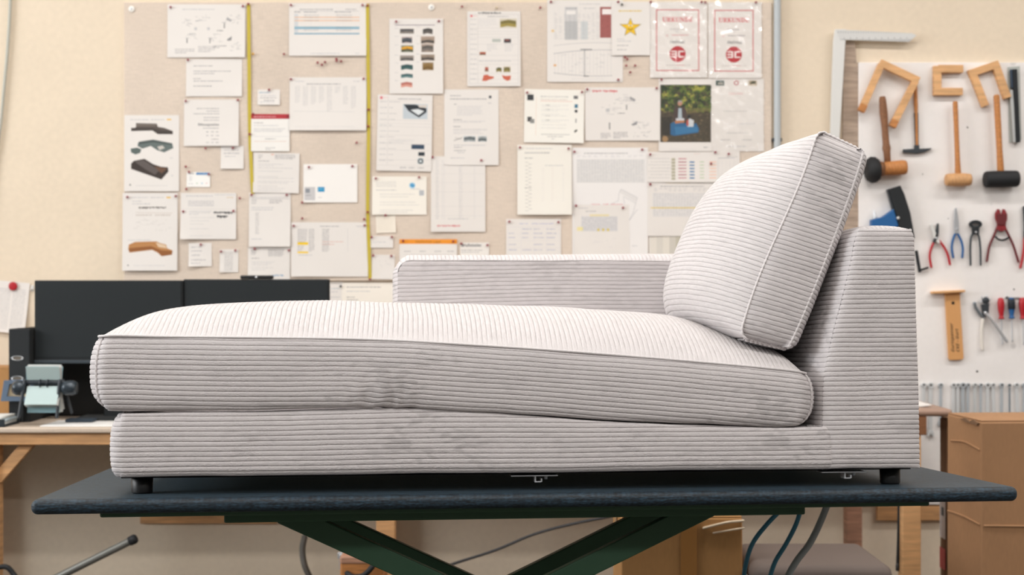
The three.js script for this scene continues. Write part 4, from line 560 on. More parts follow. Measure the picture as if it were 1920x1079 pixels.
sheet('colour_chart', 'sheet with columns of red, blue, green and orange dashes', 'coloured dash chart', [1213, 285, 1345, 342], 2, p => { p.row(88, 3, 12, '#d9b0a4', 0.9); for (let k = 0; k < 7; k++) { const y = 12 + k * 6; p.row(3 + (k % 2) * 4, y, 40, '#a8a7a6', 1.2, 0.6); p.rect(46, y, 7, 4.6, '#a6a187', 0.8); if (k < 7) p.rect(59, y, 15, 2, k % 2 ? '#a85a68' : '#c07a84', 0.85); if (k) { p.rect(80, y, 9, 2.4, '#1f6ea6'); p.rect(99, y, 8, 1.8, '#b5c7a6', 0.9); p.rect(117, y, 13, 2, '#ecc0a6', 0.9); } } }, [[1219, 290, 'tl'], [1341, 286, 'tr']], { curl: 0.004 });
sheet('small_note', 'small gridded slip at the right end of the coloured dash chart', 'gridded slip', [1344, 284, 1387, 345], 1, p => { p.line(2, 13, 40, 10, grey, 0.5); p.grid(2, 14, 38, 46, 5, 14, '#b3b3b8', 0.5); p.row(4, 12, 30, pale); }, [[1366, 289, 't']], { curl: 0.006 });
sheet('table_printout', 'table printout crossed by one long yellow marker line', 'table with yellow line', [1214, 340, 1345, 443], 1, p => { p.row(34, 3, 46, '#e6cfa0', 1.2); p.row(24, 9, 82, grey, 1.3); p.cells(12, 13, 110, 7, 12, 2, '#a9a9af', 0.5); p.rect(10, 22, 116, 45, '#dbd9d9', 0.6); p.cells(11, 23, 114, 43, 22, 14, '#a9aab0', 0.42); p.rect(6, 49, 124, 2, '#e2c766', 0.9); }, [[1219, 346, 'tl']], { curl: 0.004 });
sheet('swatch_sheet', 'sheet with vertical grey, beige and blue colour bands behind the cushion', 'colour band sheet', [1217, 442, 1330, 498], 0, p => { p.rect(0, 0, p.w, 1, '#8d8d90', 0.7); const cs = ['#e3ddd3', '#d8d3ca', '#e3ddd2', '#cfcac0', '#c2bdad', '#b5af9c', '#a8bac2', '#9fb6c2']; cs.forEach((c, i) => p.rect(i * 12 + 2, 1.5, 12, 55, c)); }, [], { curl: 0.003, paper: '#ece8e2' });
sheet('letter', 'sheet on the wall under the pin board, beside the right monitor', 'sheet under the board by the monitor', [596, 529, 642, 600], 0, p => { p.row(24, 12, 18, '#8fa6b4', 1.1); p.row(24, 18, 14, pale); p.row(24, 28, 18, pale); }, [], { depth: DW - 0.002 });
sheet('letter', 'sheet on the wall under the pin board, left of the armrest', 'sheet beside the armrest', [641, 530, 745, 608], 1, p => { p.row(9, 8, 64, grey, 1.5); p.row(9, 16, 44, '#a5a9b0', 1.3); p.row(9, 27, 15, grey, 1.4); p.row(9, 32, 22, grey, 1.2); p.row(9, 38, 40, pale); }, [[639, 537, 'tl', [std(0x2c2f30, 0.4), 'black']]], { depth: DW - 0.002, paper: '#f2ece2' });
sheet('list_printout', 'tilted two column list on the cream wall at the left edge', 'tilted list at the left edge', [-20, 528, 52, 624], 1, p => { for (let k = 0; k < 20; k++) { p.row(6, 14 + k * 3.9, 32, '#8d8d93', 1.2, 0.6); p.row(42, 14 + k * 3.9, 24, '#8d8d93', 1.2, 0.6); } }, [], { depth: DW - 0.002, turn: -5, curl: 0.012 });
solid('round_magnet', lathe(V3(0, 0, 0), V3(0, 0, 0.008), [[0, 0], [0, 0.0165], [0.7, 0.0172], [1, 0.0145], [1, 0]], 28), red, 'round dark red magnet on the tilted list at the left edge', 'magnet', at(25, 537, DW - 0.0065));
{ const g = thing('wall_hook', 'small white clip on the wall beside the left monitor', 'hook', at(61, 541, DW)); part('plate', box(0.012, 0.024, 0.003, 0, 0, 0.0015, 0.001), std(0xd9d8d4, 0.5), g); part('peg', lathe(V3(0, -0.004, 0), V3(0, -0.004, 0.018), [[0, 0], [0, 0.004], [1, 0.004], [1, 0]], 10), std(0xd9d8d4, 0.5), g); }
for (const [x, y, w] of [[386, 278.6, 'just under the opening hours notice'], [349, 313, 'above the card with the blue bar'], [350, 355, 'below the card with the blue bar'], [450, 372, 'right of the letter with black handwriting'], [567, 380, 'at the lower left of the white envelope'], [567, 410, 'above the list with yellow cells'], [669, 268, 'above the right end of the white envelope'], [683, 411.5, 'beside the middle tape, above the yellow cell list'], [533, 102, 'left of the blue and orange table printout'], [866.5, 13, 'left above the form with red shapes'], [1013, 15, 'left of the sheet with the dark red block'], [1333, 307, 'in the right end of the coloured dash chart']]) pin(x, y, `lone red push pin ${w}`, 'lone red push pins');
const nth = ['first', 'second', 'third', 'fourth', 'fifth', 'sixth'];
[[596, 118], [604, 122], [610, 117], [631, 111], [631.5, 114.8], [640, 115.5]].forEach(([x, y], i) => pin(x, y, `red push pin, ${nth[i]} from the left, in the cluster above the plan printout`, 'pin cluster above the plan'));
[[1172, 108], [1176, 111.5], [1174, 123.5], [1190.5, 123.5], [1181.5, 136]].forEach(([x, y], i) => pin(x, y, `red push pin, ${nth[i]} from the top, in the cluster below the star sheet`, 'pin cluster below the star'));
[[466, 8], [468.5, 252]].forEach(([x, y], i) => pin(x, y, `${['upper', 'lower'][i]} red push pin fixing the left yellow tape`, 'pins of the left tape'));
[[689, 11], [691.5, 206], [690.5, 237], [689.5, 398], [694, 524]].forEach(([x, y], i) => pin(x, y, `red push pin on the middle yellow tape, ${nth[i]} from the top`, 'pins of the middle tape'));
pin(475, 101.5, 'single yellow push pin beside the left tape', undefined, std(0xe2aa36, 0.4));

// ---------------------------------------------------------------- wall fittings and the tool wall
{ const a = at(1449.5, 0, DW), b = at(1462, 0, DW), m = std(0xb9c0c4, 0.5);
  const g = thing('wall_conduit', 'straight pale grey conduit pipe on the wall right of the pin board', 'pipe', V3((a.x + b.x) / 2, 0.9, -DW));
  part('pipe', lathe(V3(0, 0, 0.019), V3(0, CEIL - 0.9, 0.019), [[0, 0], [0, 0.0135], [1, 0.0135], [1, 0]], 20), m, g);
  for (const y of [0.55, 0.93, 1.9]) part('pipe_clip', [box(0.038, 0.014, 0.02, 0, y, 0.0102, 0.003), lathe(V3(-0.016, y, 0.02), V3(-0.016, y, 0.024), [[0, 0], [0, 0.004], [1, 0.003], [1, 0]], 10)], darkSteel, g); }
solid('wall_cable', tube([at(24, -250, DW - 0.012), at(20, -20, DW - 0.012), at(15, 80, DW - 0.012), at(8, 160, DW - 0.012), at(0, 240, DW - 0.012), at(-14, 340, DW - 0.012), at(-22, 560, DW - 0.012)], 0.0062, 60, 10), std(0xbcbcb2, 0.5), 'thin grey cable running down the wall at the left edge', 'cable');
const TB = DW - 0.02, TK = TB / F;                    // front of the tool wall
{ const a = at(1610, 117, TB), b = at(1990, 947, TB); const o = solid('tool_wall', metresUV(slab(a.x, b.x, b.y, a.y, -DW, -TB, 0.002)), whiteBoard, 'white painted board carrying hand tools at the right', 'board');
  const dot = std(0x2a2826, 0.6); for (const [x, y, r] of [[1832, 697, 0.0042], [1814, 239, 0.003], [1901, 543, 0.003], [1730, 327, 0.002], [1778, 410, 0.0018]]) { const p = at(x, y, TB); part('screw_hole', new THREE.CylinderGeometry(r, r, 0.001, 14).rotateX(Math.PI / 2).translate(p.x, p.y, p.z + 0.0004), dot, o); } }
function tool(name, label, category, ox, oy, lift = 0.002, group) { const g = thing(name, label, category, at(ox, oy, TB - lift), group); return [g, rel(ox, oy, TB)]; }
solid('wood_lath', metresUV(plate([[1580, 78], [1601, 80], [1604, 120], [1608, 118], [1608, 480], [1578, 480]].map(([x, y]) => rel(1594, 280, DW)(x, y)), 0.012, 0.001)), lathWood, 'greyish vertical wooden lath between the steel square and the tool wall', 'lath', at(1594, 280, DW - 0.0012));
{ const g = thing('carpenter_square', 'silver carpenter square with ruler blade hanging beside the tool wall', 'square', at(1570, 150, DW - 0.018)), q = rel(1570, 150, DW);
  part('stock', plate([[1565, 57], [1584, 57], [1583, 78], [1572, 262], [1556, 262], [1559, 160], [1562, 78]].map(p => q(...p)), 0.012, 0.0015), alu, g);
  const ruler = canvasTex(512, 80, (x, w, h) => { x.fillStyle = '#d6d6d4'; x.fillRect(0, 0, w, h); x.fillStyle = '#4a4c50'; for (let k = 0; k < 60; k++) x.fillRect(10 + k * 8, h - (k % 5 ? 18 : 30), 2, k % 5 ? 18 : 30); for (let k = 0; k < 30; k++) x.fillRect(14 + k * 16, 10, 2, 14); });
  const blade = plate([[1566, 57], [1708, 64], [1716, 68], [1702, 80], [1573, 76]].map(p => q(...p)), 0.002, 0.0003); { const p = blade.attributes.position, uv = blade.attributes.uv; for (let i = 0; i < p.count; i++) uv.setXY(i, (p.getX(i) - q(1566, 0).x) / (150 * DW / F), (p.getY(i) - q(0, 80).y) / (23 * DW / F)); }
  part('ruler_blade', blade.translate(0, 0, 0.012), std(0xffffff, 0.35, 0.1, { map: ruler }), g); }
const frameJig = (ox, oy, label, bars, lift = 0.001) => { const [g, q] = tool('wooden_jig', label, 'jig', ox, oy, lift, 'U shaped wooden jigs'); bars.forEach(([x0, y0, x1, y1, w], i) => part('bar', metresUV(bar(q(x0, y0, 0.012), q(x1, y1, 0.012), w * TK, 0.0215 + 0.0011 * i, 0.0015)), beech, g)); return [g, q]; };
{ const [g, q] = frameJig(1664, 175, 'largest tilted wooden U jig at the top of the tool wall', [[1651, 122, 1613, 209, 12.5], [1648, 119, 1720, 153, 13.5], [1714, 153, 1671, 238, 12.5]], 0.017);
  for (const [x0, y0, x1, y1] of [[1618.5, 197, 1612.6, 210], [1677, 226, 1670.6, 239]]) part('end_grip', metresUV(bar(q(x0, y0, 0.0125), q(x1, y1, 0.0125), 13.2 * TK, 0.0235, 0.0015)), handleWood, g); }
frameJig(1774, 152, 'small upright wooden C jig, middle one of the three jigs', [[1755, 125, 1755, 179, 14.5], [1757, 130.5, 1803, 130.5, 14.5], [1748, 173, 1802, 173, 13.5]]);
frameJig(1853, 158, 'narrow tilted wooden U jig, right one of the three jigs', [[1814, 140, 1870, 121, 14], [1821, 138, 1845, 200, 13], [1863, 121, 1886, 185, 14]]);
{ const [g, q] = tool('tack_hammer', 'slim hammer with wooden handle and thin steel head', 'hammer', 1717, 226, 0.004);
  part('handle', lathe(q(1716, 160, 0.004), q(1718.5, 276, 0.004), [[0, 0], [0, 0.0068], [0.35, 0.0075], [0.5, 0.0055], [0.95, 0.0068], [1, 0.006], [1, 0]], 14), handleWood, g);
  for (const s of [-1, 1]) part('steel_strap', bar(q(1716.6 + s * 3.4, 212, 0.006), q(1718 + s * 2.6, 275, 0.006), 0.0022, 0.006, 0.0006), darkSteel, g);
  part('head', plate([[1693, 281], [1714, 280], [1714, 273], [1722, 273], [1722, 280], [1746, 278.5], [1734, 285], [1718, 288], [1693, 286]].map(p => q(...p)), 0.01, 0.001), darkSteel, g); }
{ const [g, q] = tool('mallet', 'heavy mallet with wooden head and dark rubber face beside the cushion', 'mallet', 1658, 260, 0.004);
  part('handle', lathe(q(1651, 183, 0.026), q(1661, 306, 0.026), [[0, 0], [0, 0.011], [0.05, 0.0135], [0.25, 0.0155], [0.5, 0.0125], [0.72, 0.0135], [0.78, 0.0165], [0.85, 0.0135], [1, 0.0125], [1, 0]], 18), darkWood, g);
  const head = part('head', lathe(q(1650, 318, 0.03), q(1695, 315, 0.03), [[0, 0], [0, 0.025], [0.15, 0.0265], [0.8, 0.029], [0.95, 0.0275], [1, 0.025], [1, 0]], 26), handleWood, g);
  part('collar', lathe(q(1643, 318.4, 0.03), q(1653, 318, 0.03), [[0, 0], [0, 0.032], [0.4, 0.03], [1, 0.027], [1, 0]], 26), darkWood, head);
  part('rubber_face', lathe(q(1619, 321, 0.03), q(1646, 319, 0.03), [[0, 0], [0, 0.03], [0.12, 0.042], [0.4, 0.052], [0.7, 0.05], [0.93, 0.04], [1, 0.031], [1, 0]], 30), rubber, head); }
{ const [g, q] = tool('wooden_mallet', 'pale wooden mallet with small round head', 'mallet', 1790, 270, 0.003);
  part('handle', lathe(q(1787, 192, 0.026), q(1792.5, 330, 0.026), [[0, 0], [0, 0.008], [0.02, 0.0098], [0.5, 0.0092], [0.8, 0.0098], [1, 0.012], [1, 0]], 16), handleWood, g);
  part('head', lathe(q(1769, 338.5, 0.028), q(1816, 338, 0.028), [[0, 0], [0, 0.02], [0.06, 0.0235], [0.35, 0.0258], [0.65, 0.0258], [0.94, 0.0235], [1, 0.02], [1, 0]], 26), pine, g); }
{ const [g, q] = tool('rubber_mallet', 'large black rubber mallet with varnished wooden handle', 'mallet', 1868, 270, 0.003);
  part('handle', lathe(q(1863, 180, 0.032), q(1871, 326, 0.032), [[0, 0], [0, 0.009], [0.02, 0.0115], [0.3, 0.012], [0.7, 0.0115], [1, 0.0135], [1, 0]], 16), handleWood, g);
  part('head', lathe(q(1841, 338, 0.034), q(1903, 336.5, 0.034), [[0, 0], [0, 0.028], [0.05, 0.032], [0.5, 0.0335], [0.95, 0.032], [1, 0.028], [1, 0]], 28), rubber, g); }
{ const [g, q] = tool('packed_tool', 'long black bar tool in clear packaging at the right edge', 'tool', 1902, 198, 0.002);
  part('backing_card', plate([[1889, 126], [1912, 124], [1915, 262], [1892, 268]].map(p => q(...p)), 0.001, 0), std(0xb5b9b4, 0.6), g);
  part('bar', bar(q(1900, 131, 0.012), q(1906, 268, 0.012), 8.5 * TK, 0.014, 0.002), softBlack, g);
  part('grip', bar(q(1894.5, 131, 0.009), q(1896, 166, 0.009), 5 * TK, 0.01, 0.002), std(0x2c3f52, 0.5), g);
  part('blister', bar(q(1894, 170, 0.009), q(1901, 268, 0.009), 6 * TK, 0.012, 0.002), std(0xc4c8c8, 0.15), g); }
{ const [g, q] = tool('staple_gun', 'black and blue pneumatic staple gun half hidden behind the backrest', 'staple gun', 1675, 400, 0.002);
  const body = part('body', plate([[1663, 357], [1683, 351], [1690, 366], [1701, 401], [1709, 446], [1689, 446], [1676, 398], [1667, 366]].map(p => q(...p)), 0.034, 0.003), softBlack, g);
  part('magazine', plate([[1661, 357], [1668, 356], [1693, 446], [1685, 446]].map(p => q(...p)), 0.02, 0.001).translate(0, 0, 0.006), std(0x3a3f44, 0.4, 0.4), body);
  part('grip', plate([[1632, 414], [1652, 409], [1671, 395], [1679, 424], [1655, 432], [1632, 430]].map(p => q(...p)), 0.03, 0.003), blue, g);
  part('air_fitting', lathe(q(1639, 414, 0.016), q(1637, 394, 0.016), [[0, 0], [0, 0.012], [0.4, 0.009], [0.42, 0.006], [0.7, 0.006], [0.72, 0.0045], [1, 0.004], [1, 0]], 14), steel, g);
  part('trigger', lathe(q(1679, 410, 0.036), q(1679, 410, 0.044), [[0, 0], [0, 0.006], [1, 0.005], [1, 0]], 12), alu, body); }
{ const [g, q] = tool('hook_tool', 'black hooked tool end showing beside the backrest edge', 'hook', 1724, 496, 0.002); part('shank', bar(q(1716, 470, 0.012), q(1723, 511, 0.012), 0.012, 0.01, 0.003), softBlack, g); part('hook', bar(q(1721, 508, 0.012), q(1739, 502, 0.012), 0.008, 0.01, 0.003), softBlack, g); }
function pliers(label, ox, oy, m, hl, hr, r, jaws, opt = {}) {
  const [g, q] = tool(opt.name ?? 'pliers', label, 'pliers', ox, oy, 0.003, 'pliers on the tool wall');
  part('handle', tube(hl.map(p => q(p[0], p[1], 0.008)), r, 24, 10), m, g); part('handle', tube(hr.map(p => q(p[0], p[1], 0.008)), r, 24, 10), m, g);
  for (const [pts, mm, z = 0.003, d = 0.01] of jaws) part('jaw', plate(pts.map(p => q(p[0], p[1], z)), d, 0.001), mm, g);
  if (opt.pivot) part('pivot', lathe(q(opt.pivot[0], opt.pivot[1], 0.012), q(opt.pivot[0], opt.pivot[1], 0.017), [[0, 0], [0, 0.005], [0.6, 0.005], [1, 0.003], [1, 0]], 14), steel, g);
  return [g, q];
}
pliers('open pliers with thin red handles on the tool wall', 1760, 462, red, [[1750, 454], [1745, 466], [1742, 480], [1745, 501]], [[1760, 452], [1769, 464], [1775, 476], [1780, 496]], 0.0048, [[[[1743, 422], [1745, 421], [1757, 446], [1761, 456], [1757, 456], [1750, 447]], alu], [[[1756, 420], [1758, 420], [1758, 436], [1756, 448], [1750, 456], [1748, 454], [1752, 444]], darkSteel]], { pivot: [1754, 447] });
pliers('long nosed pliers with blue handles on the tool wall', 1793, 436, blue, [[1790, 438], [1785, 452], [1783.5, 466], [1786, 483]], [[1794, 438], [1801, 452], [1804, 466], [1803, 483]], 0.0046, [[[[1789.6, 391], [1791.5, 391], [1795, 415], [1796, 438], [1788, 438], [1787.5, 415]], steel]], { pivot: [1792, 430] });
{ const [g, q] = pliers('black pincers with round jaws on the tool wall', 1828, 458, darkSteel, [[1826, 434], [1820, 444], [1818, 462], [1818.5, 497]], [[1829, 434], [1834, 444], [1836.5, 462], [1837.5, 497]], 0.0042, [], { name: 'pincers', pivot: [1827.5, 436] });
  const ring = [], inner = []; for (let k = 0; k < 28; k++) { const a = k / 28 * Math.PI * 2; ring.push(q(1827.5 + 11.4 * Math.cos(a), 421 - 7.2 * Math.sin(a), 0.004)); inner.push(q(1827.5 + 7 * Math.cos(a), 421.5 - 3.2 * Math.sin(a), 0.004)); }
  part('jaw', plate(ring, 0.01, 0.001, [inner]), std(0x33373b, 0.45, 0.6), g); part('neck', plate([[1821, 426], [1834, 426], [1833, 440], [1822, 440]].map(p => q(p[0], p[1], 0.004)), 0.011, 0.001), std(0x33373b, 0.45, 0.6), g); }
{ const worn = std(0x8e2a31, 0.45, 0.2), worn2 = std(0x6d2a2e, 0.5, 0.25);
  const [g, q] = pliers('large red end cutting nippers with wide spread handles', 1877, 440, worn2, [[1869, 426], [1862, 443], [1854, 462], [1849, 490]], [[1882, 426], [1892, 446], [1899, 462], [1908, 491]], 0.0048, [[[[1869, 393], [1872, 394], [1874, 404], [1875.5, 420], [1874, 434], [1867, 430], [1869, 420], [1865, 410], [1865, 401]], worn], [[[1879, 393], [1882, 394], [1886, 403], [1886, 412], [1882.5, 421], [1885, 431], [1876, 434], [1876.2, 418], [1877, 404]], worn]], { name: 'nippers', pivot: [1875.5, 412] });
  part('joint_plate', plate([[1867, 402], [1884, 402], [1883, 422], [1868, 422]].map(p => q(p[0], p[1], 0.013)), 0.004, 0.001), worn2, g);
  part('strap', tube([q(1865, 445, 0.012), q(1870, 449.5, 0.014), q(1877, 451, 0.015), q(1883, 449.5, 0.014), q(1889, 446, 0.012)], 0.0042, 20, 8), rubber, g, 'black strap between the handles'); }
pliers('red and black handled pliers cut by the right picture edge', 1924, 440, red, [[1919.5, 446], [1918, 470], [1915, 488], [1912, 502]], [[1931, 446], [1935, 470], [1937, 502]], 0.0052, [[[[1917, 388], [1922, 386], [1928, 388], [1933, 425], [1932, 448], [1918, 448], [1919, 425]], darkSteel]], { pivot: [1925, 432] });
{ const txt = canvasTex(160, 700, (x, w, h) => { x.fillStyle = '#d39c63'; x.fillRect(0, 0, w, h); for (let k = 0; k < 240; k++) { x.globalAlpha = 0.08; x.fillStyle = rnd() < 0.5 ? '#b57f48' : '#e4b47e'; x.fillRect(rnd() * w, rnd() * h, rr(1, 3), rr(30, 200)); } x.globalAlpha = 1; x.save(); x.translate(62, h - 78); x.rotate(-Math.PI / 2); x.fillStyle = '#2c1d10'; x.font = 'italic bold 50px sans-serif'; x.fillText('Gurtspanner', 0, 0, 300); x.fillText('CKE - Gurt', 0, 58, 290); x.restore(); });
  const [g, q] = tool('webbing_stretcher', 'T shaped wooden webbing stretcher with handwriting on its handle', 'stretcher', 1786, 608, 0.002);
  const body = plate([[1771, 549], [1797, 549], [1804.5, 671], [1802, 674], [1780, 675], [1778, 672]].map(p => q(...p)), 0.012, 0.0012); { const p = body.attributes.position, uv = body.attributes.uv, top = q(0, 549).y, bot = q(0, 675).y; for (let i = 0; i < p.count; i++) { const v = (p.getY(i) - bot) / (top - bot); uv.setXY(i, (p.getX(i) - lerp(q(1778.4, 0).x, q(1771, 0).x, v)) / (26 * TK), v); } }
  part('handle', body, std(0xffffff, 0.55, 0, { map: txt }), g);
  part('cross_bar', metresUV(bar(q(1744.5, 549, 0.012), q(1804.5, 546, 0.012), 4.6 * TK, 0.05, 0.003)), beech, g);
  part('hanging_hole', new THREE.CylinderGeometry(0.0062, 0.0062, 0.0008, 20).rotateX(Math.PI / 2).translate(q(1785, 568.5).x, q(1785, 568.5).y, 0.0136), std(0x17120d, 0.9), g, 'dark hanging hole'); }
{ const [g, q] = tool('punch_pliers', 'silver revolving punch pliers with spread handles', 'pliers', 1850, 605, 0.003);
  part('handle', tube([[1842, 598], [1839.5, 615], [1839, 635], [1841, 655]].map(p => q(p[0], p[1], 0.008)), 0.0062, 24, 10), std(0xe2ddd4, 0.4), g, 'pale grip');
  part('handle', tube([[1845, 587], [1856, 599], [1870, 618], [1885, 640]].map(p => q(p[0], p[1], 0.014)), 0.0068, 24, 10), chrome, g);
  part('lever', tube([[1826, 569], [1828, 577], [1834, 586], [1843, 597]].map(p => q(p[0], p[1], 0.008)), 0.0062, 24, 10), std(0x8d97a0, 0.3, 0.8), g);
  part('jaw_arm', plate([[1839, 572], [1852, 570], [1851, 592], [1842, 594]].map(p => q(p[0], p[1], 0.004)), 0.01, 0.001), darkSteel, g);
  part('punch_wheel', lathe(q(1846.5, 564, 0.004), q(1846.5, 564, 0.016), [[0, 0], [0, 0.012], [0.3, 0.0145], [0.7, 0.0145], [1, 0.01], [1, 0]], 20), darkSteel, g);
  for (let k = 0; k < 6; k++) { const a = k / 6 * Math.PI * 2 + 0.3, c = q(1846.5, 564, 0.01); part('punch_tube', lathe(c, c.clone().add(V3(Math.cos(a) * 0.0235, Math.sin(a) * 0.0235, 0)), [[0, 0.0032], [0.7, 0.0032], [1, 0.0022], [1, 0]], 10), steel, g); } }
function screwdriver(label, x, y0, yh, y1, m, dx) { const [g, q] = tool('screwdriver', label, 'screwdriver', x, (y0 + y1) / 2, 0.003, 'screwdrivers on the tool wall');
  part('handle', lathe(q(x, y0, 0.014), q(x + dx * 0.45, yh, 0.014), [[0, 0], [0.01, 0.006], [0.05, 0.0105], [0.25, 0.0135], [0.5, 0.0128], [0.78, 0.0085], [0.88, 0.0078], [0.94, 0.0112], [0.99, 0.0105], [1, 0]], 20), m, g);
  part('shaft', lathe(q(x + dx * 0.45, yh - 1, 0.014), q(x + dx, y1, 0.014), [[0, 0], [0, 0.0024], [0.92, 0.0024], [0.95, 0.0034], [1, 0.0026], [1, 0]], 10), steel, g); return [g, q]; }
screwdriver('red handled screwdriver next to the punch pliers', 1874, 558.5, 599, 647, red, 3);
{ const [g, q] = screwdriver('blue handled screwdriver between the two red ones', 1894, 558.5, 598, 641, blue, 1.5); part('rubber_grip', lathe(q(1894, 561, 0.014), q(1894.4, 580, 0.014), [[0, 0], [0, 0.0125], [0.3, 0.0142], [1, 0.0138], [1, 0]], 20), std(0x232b33, 0.7), g); }
screwdriver('red handled screwdriver at the right picture edge', 1914, 558, 599, 647, red, 3);
{ const [g, q] = tool('tool_rail', 'thin metal hanging rail behind the screwdrivers', 'rail', 1910, 559, 0.0005); part('rod', lathe(q(1884, 559, 0.004), q(1960, 559.5, 0.004), [[0, 0], [0, 0.002], [1, 0.002], [1, 0]], 8), darkSteel, g); part('hook', lathe(q(1887, 557, 0), q(1887, 557, 0.014), [[0, 0], [0, 0.002], [1, 0.002], [1, 0]], 8), darkSteel, g); }
{ const ord = ['first', 'second', 'third', 'fourth', 'fifth', 'sixth', 'seventh', 'eighth', 'ninth', 'tenth', 'eleventh', 'twelfth', 'thirteenth', 'fourteenth', 'fifteenth'];
  const W = [[1731, 0, 3.4], [1744, 0, 4], [1763, 1, 3.1], [1787, 0, 3.2], [1795, 0, 3.2], [1804.5, 1, 3.7], [1814, 1, 3.0], [1827, 2, 2.9], [1838, 1, 2.7], [1851, 0, 3.6], [1861, 0, 3.3, 2.5], [1877, 1, 3.1], [1892, 3, 1.6], [1905, 0, 3.4, 3], [1920, 1, 3.4]];
  const sm = [std(0xd2d5d6, 0.35, 0.12), std(0xb4bbc0, 0.4, 0.12), std(0xc6caca, 0.38, 0.12), std(0x6f7b84, 0.4, 0.12)];
  W.forEach(([x, k, w, lean = 0], i) => {
    const len = [86, 98, 78, 92, 90, 88, 82, 80, 76, 88, 86, 80, 74, 86, 88][i], [g, q] = tool('wrench', `steel combination wrench, ${ord[i]} from the left in the bottom row`, 'wrench', x, 722, 0.002, 'wrenches in the bottom row'), m = sm[k];
    const ring = [], hole = []; for (let j = 0; j < 20; j++) { const a = j / 20 * Math.PI * 2, R = w * 1.32; ring.push(q(x + R * Math.cos(a), 723 - R * Math.sin(a), 0.002)); hole.push(q(x + R * 0.6 * Math.cos(a), 723 - R * 0.6 * Math.sin(a), 0.002)); }
    part('ring_end', plate(ring, 0.008, 0.0008, [hole]), m, g);
    part('shaft', bar(q(x, 727, 0.006), q(x + lean, 720 + len - 9, 0.006), w * 1.65 * TK, 0.0055, 0.0016), m, g);
    const e = x + lean, ye = 720 + len; part('open_end', plate([[e - w * 0.8, ye - 10], [e + w * 0.8, ye - 10], [e + w * 1.6, ye - 5], [e + w * 1.4, ye + 1], [e + w * 0.7, ye - 1], [e + w * 0.5, ye - 4], [e - w * 0.5, ye - 4], [e - w * 0.7, ye - 1], [e - w * 1.4, ye + 1], [e - w * 1.6, ye - 5]].map(p => q(p[0], p[1], 0.002)), 0.008, 0.0008), m, g);
    part('peg', lathe(q(x, 721, 0), q(x, 721, 0.016), [[0, 0], [0, 0.0022], [1, 0.0022], [1, 0]], 8), darkSteel, g);
  }); }

// ---------------------------------------------------------------- desk, workbench and what stands on and under them
{ const g = thing('desk', 'wooden desk along the wall at the left, pale worktop on pine frame', 'desk', V3(-1.6, 0, -5.2)); const X = x => x + 1.6, Z = z => z + 5.2;
  part('worktop', metresUV(slab(X(-4.2), X(0.53), 0.742, 0.762, Z(-5.53), Z(-4.9), 0.006)), std(0xffffff, 0.5, 0, { map: cardMap(0.84, 0.77, 0.70, 2.2) }), g);
  part('apron', metresUV(slab(X(-4.18), X(0.51), 0.700, 0.742, Z(-4.945), Z(-4.915), 0.003)), pine, g);
  for (const [x0, x1] of [[-4.1, -4.035], [-1.87, -1.802], [-0.475, -0.41], [0.42, 0.485]]) { part('leg', metresUV(slab(X(x0), X(x1), 0, 0.7005, Z(-4.99), Z(-4.925), 0.003)), pine, g); part('leg', metresUV(slab(X(x0 * 1.105), X(x0 * 1.105 + 0.06), 0, 0.742, Z(-5.5), Z(-5.44), 0.003)), pine, g); }
  part('brace', metresUV(bar(V3(X(-1.81), 0.575, Z(-4.955)), V3(X(-1.69), 0.712, Z(-4.955)), 0.04, 0.028, 0.003)), pine, g); }
{ const a = at(265, 966, DW), b = at(520, 981, DW); solid('wall_rail', metresUV(slab(a.x, b.x, b.y, b.y + 0.07, -DW, -DW + 0.02, 0.002)), pine, 'pine rail fixed low on the wall under the desk', 'rail'); }
{ const a = at(1642, 949, DW), b = at(1775, 975, DW); solid('wall_rail', metresUV(slab(a.x, b.x, b.y, b.y + 0.055, -DW, -DW + 0.022, 0.002)), pine, 'pine rail on the wall just under the tool wall', 'rail'); }
{ const g = thing('workbench', 'narrow workbench with rounded brown top between backrest and cartons', 'workbench', V3(1.25, 0, -5.0)), X = x => x - 1.25, Z = z => z + 5.0;
  part('bench_top', metresUV(slab(X(0.55), X(1.535), 0.800, 0.826, Z(-5.42), Z(-4.9), 0.0125)), std(0xffffff, 0.5, 0, { map: cardMap(0.66, 0.54, 0.47, 5.2) }), g);
  part('leg', metresUV(slab(X(1.362), X(1.427), 0, 0.8005, Z(-4.97), Z(-4.91), 0.004)), beech, g);
  part('leg', metresUV(slab(X(1.265), X(1.324), 0, 0.8005, Z(-5.38), Z(-5.32), 0.004)), pinkWood, g);
  part('leg', metresUV(slab(X(0.6), X(0.66), 0, 0.8005, Z(-4.97), Z(-4.91), 0.004)), beech, g);
  part('bracket', metresUV(slab(X(1.38), X(1.445), 0.735, 0.8005, Z(-4.935), Z(-4.905), 0.003)), darkWood, g); }
solid('flat_tray', plate([V3(0, 0.001, 0), V3(0.34, 0.001, 0), V3(0.375, 0.006, 0), V3(0.375, 0.0075, 0), V3(0.33, 0.004, 0), V3(0, 0.004, 0)], 0.2, 0.0004), std(0xe6e3e0, 0.5), 'flat white tray lying on the workbench end', 'tray', V3(1.11, 0.827, -5.18));
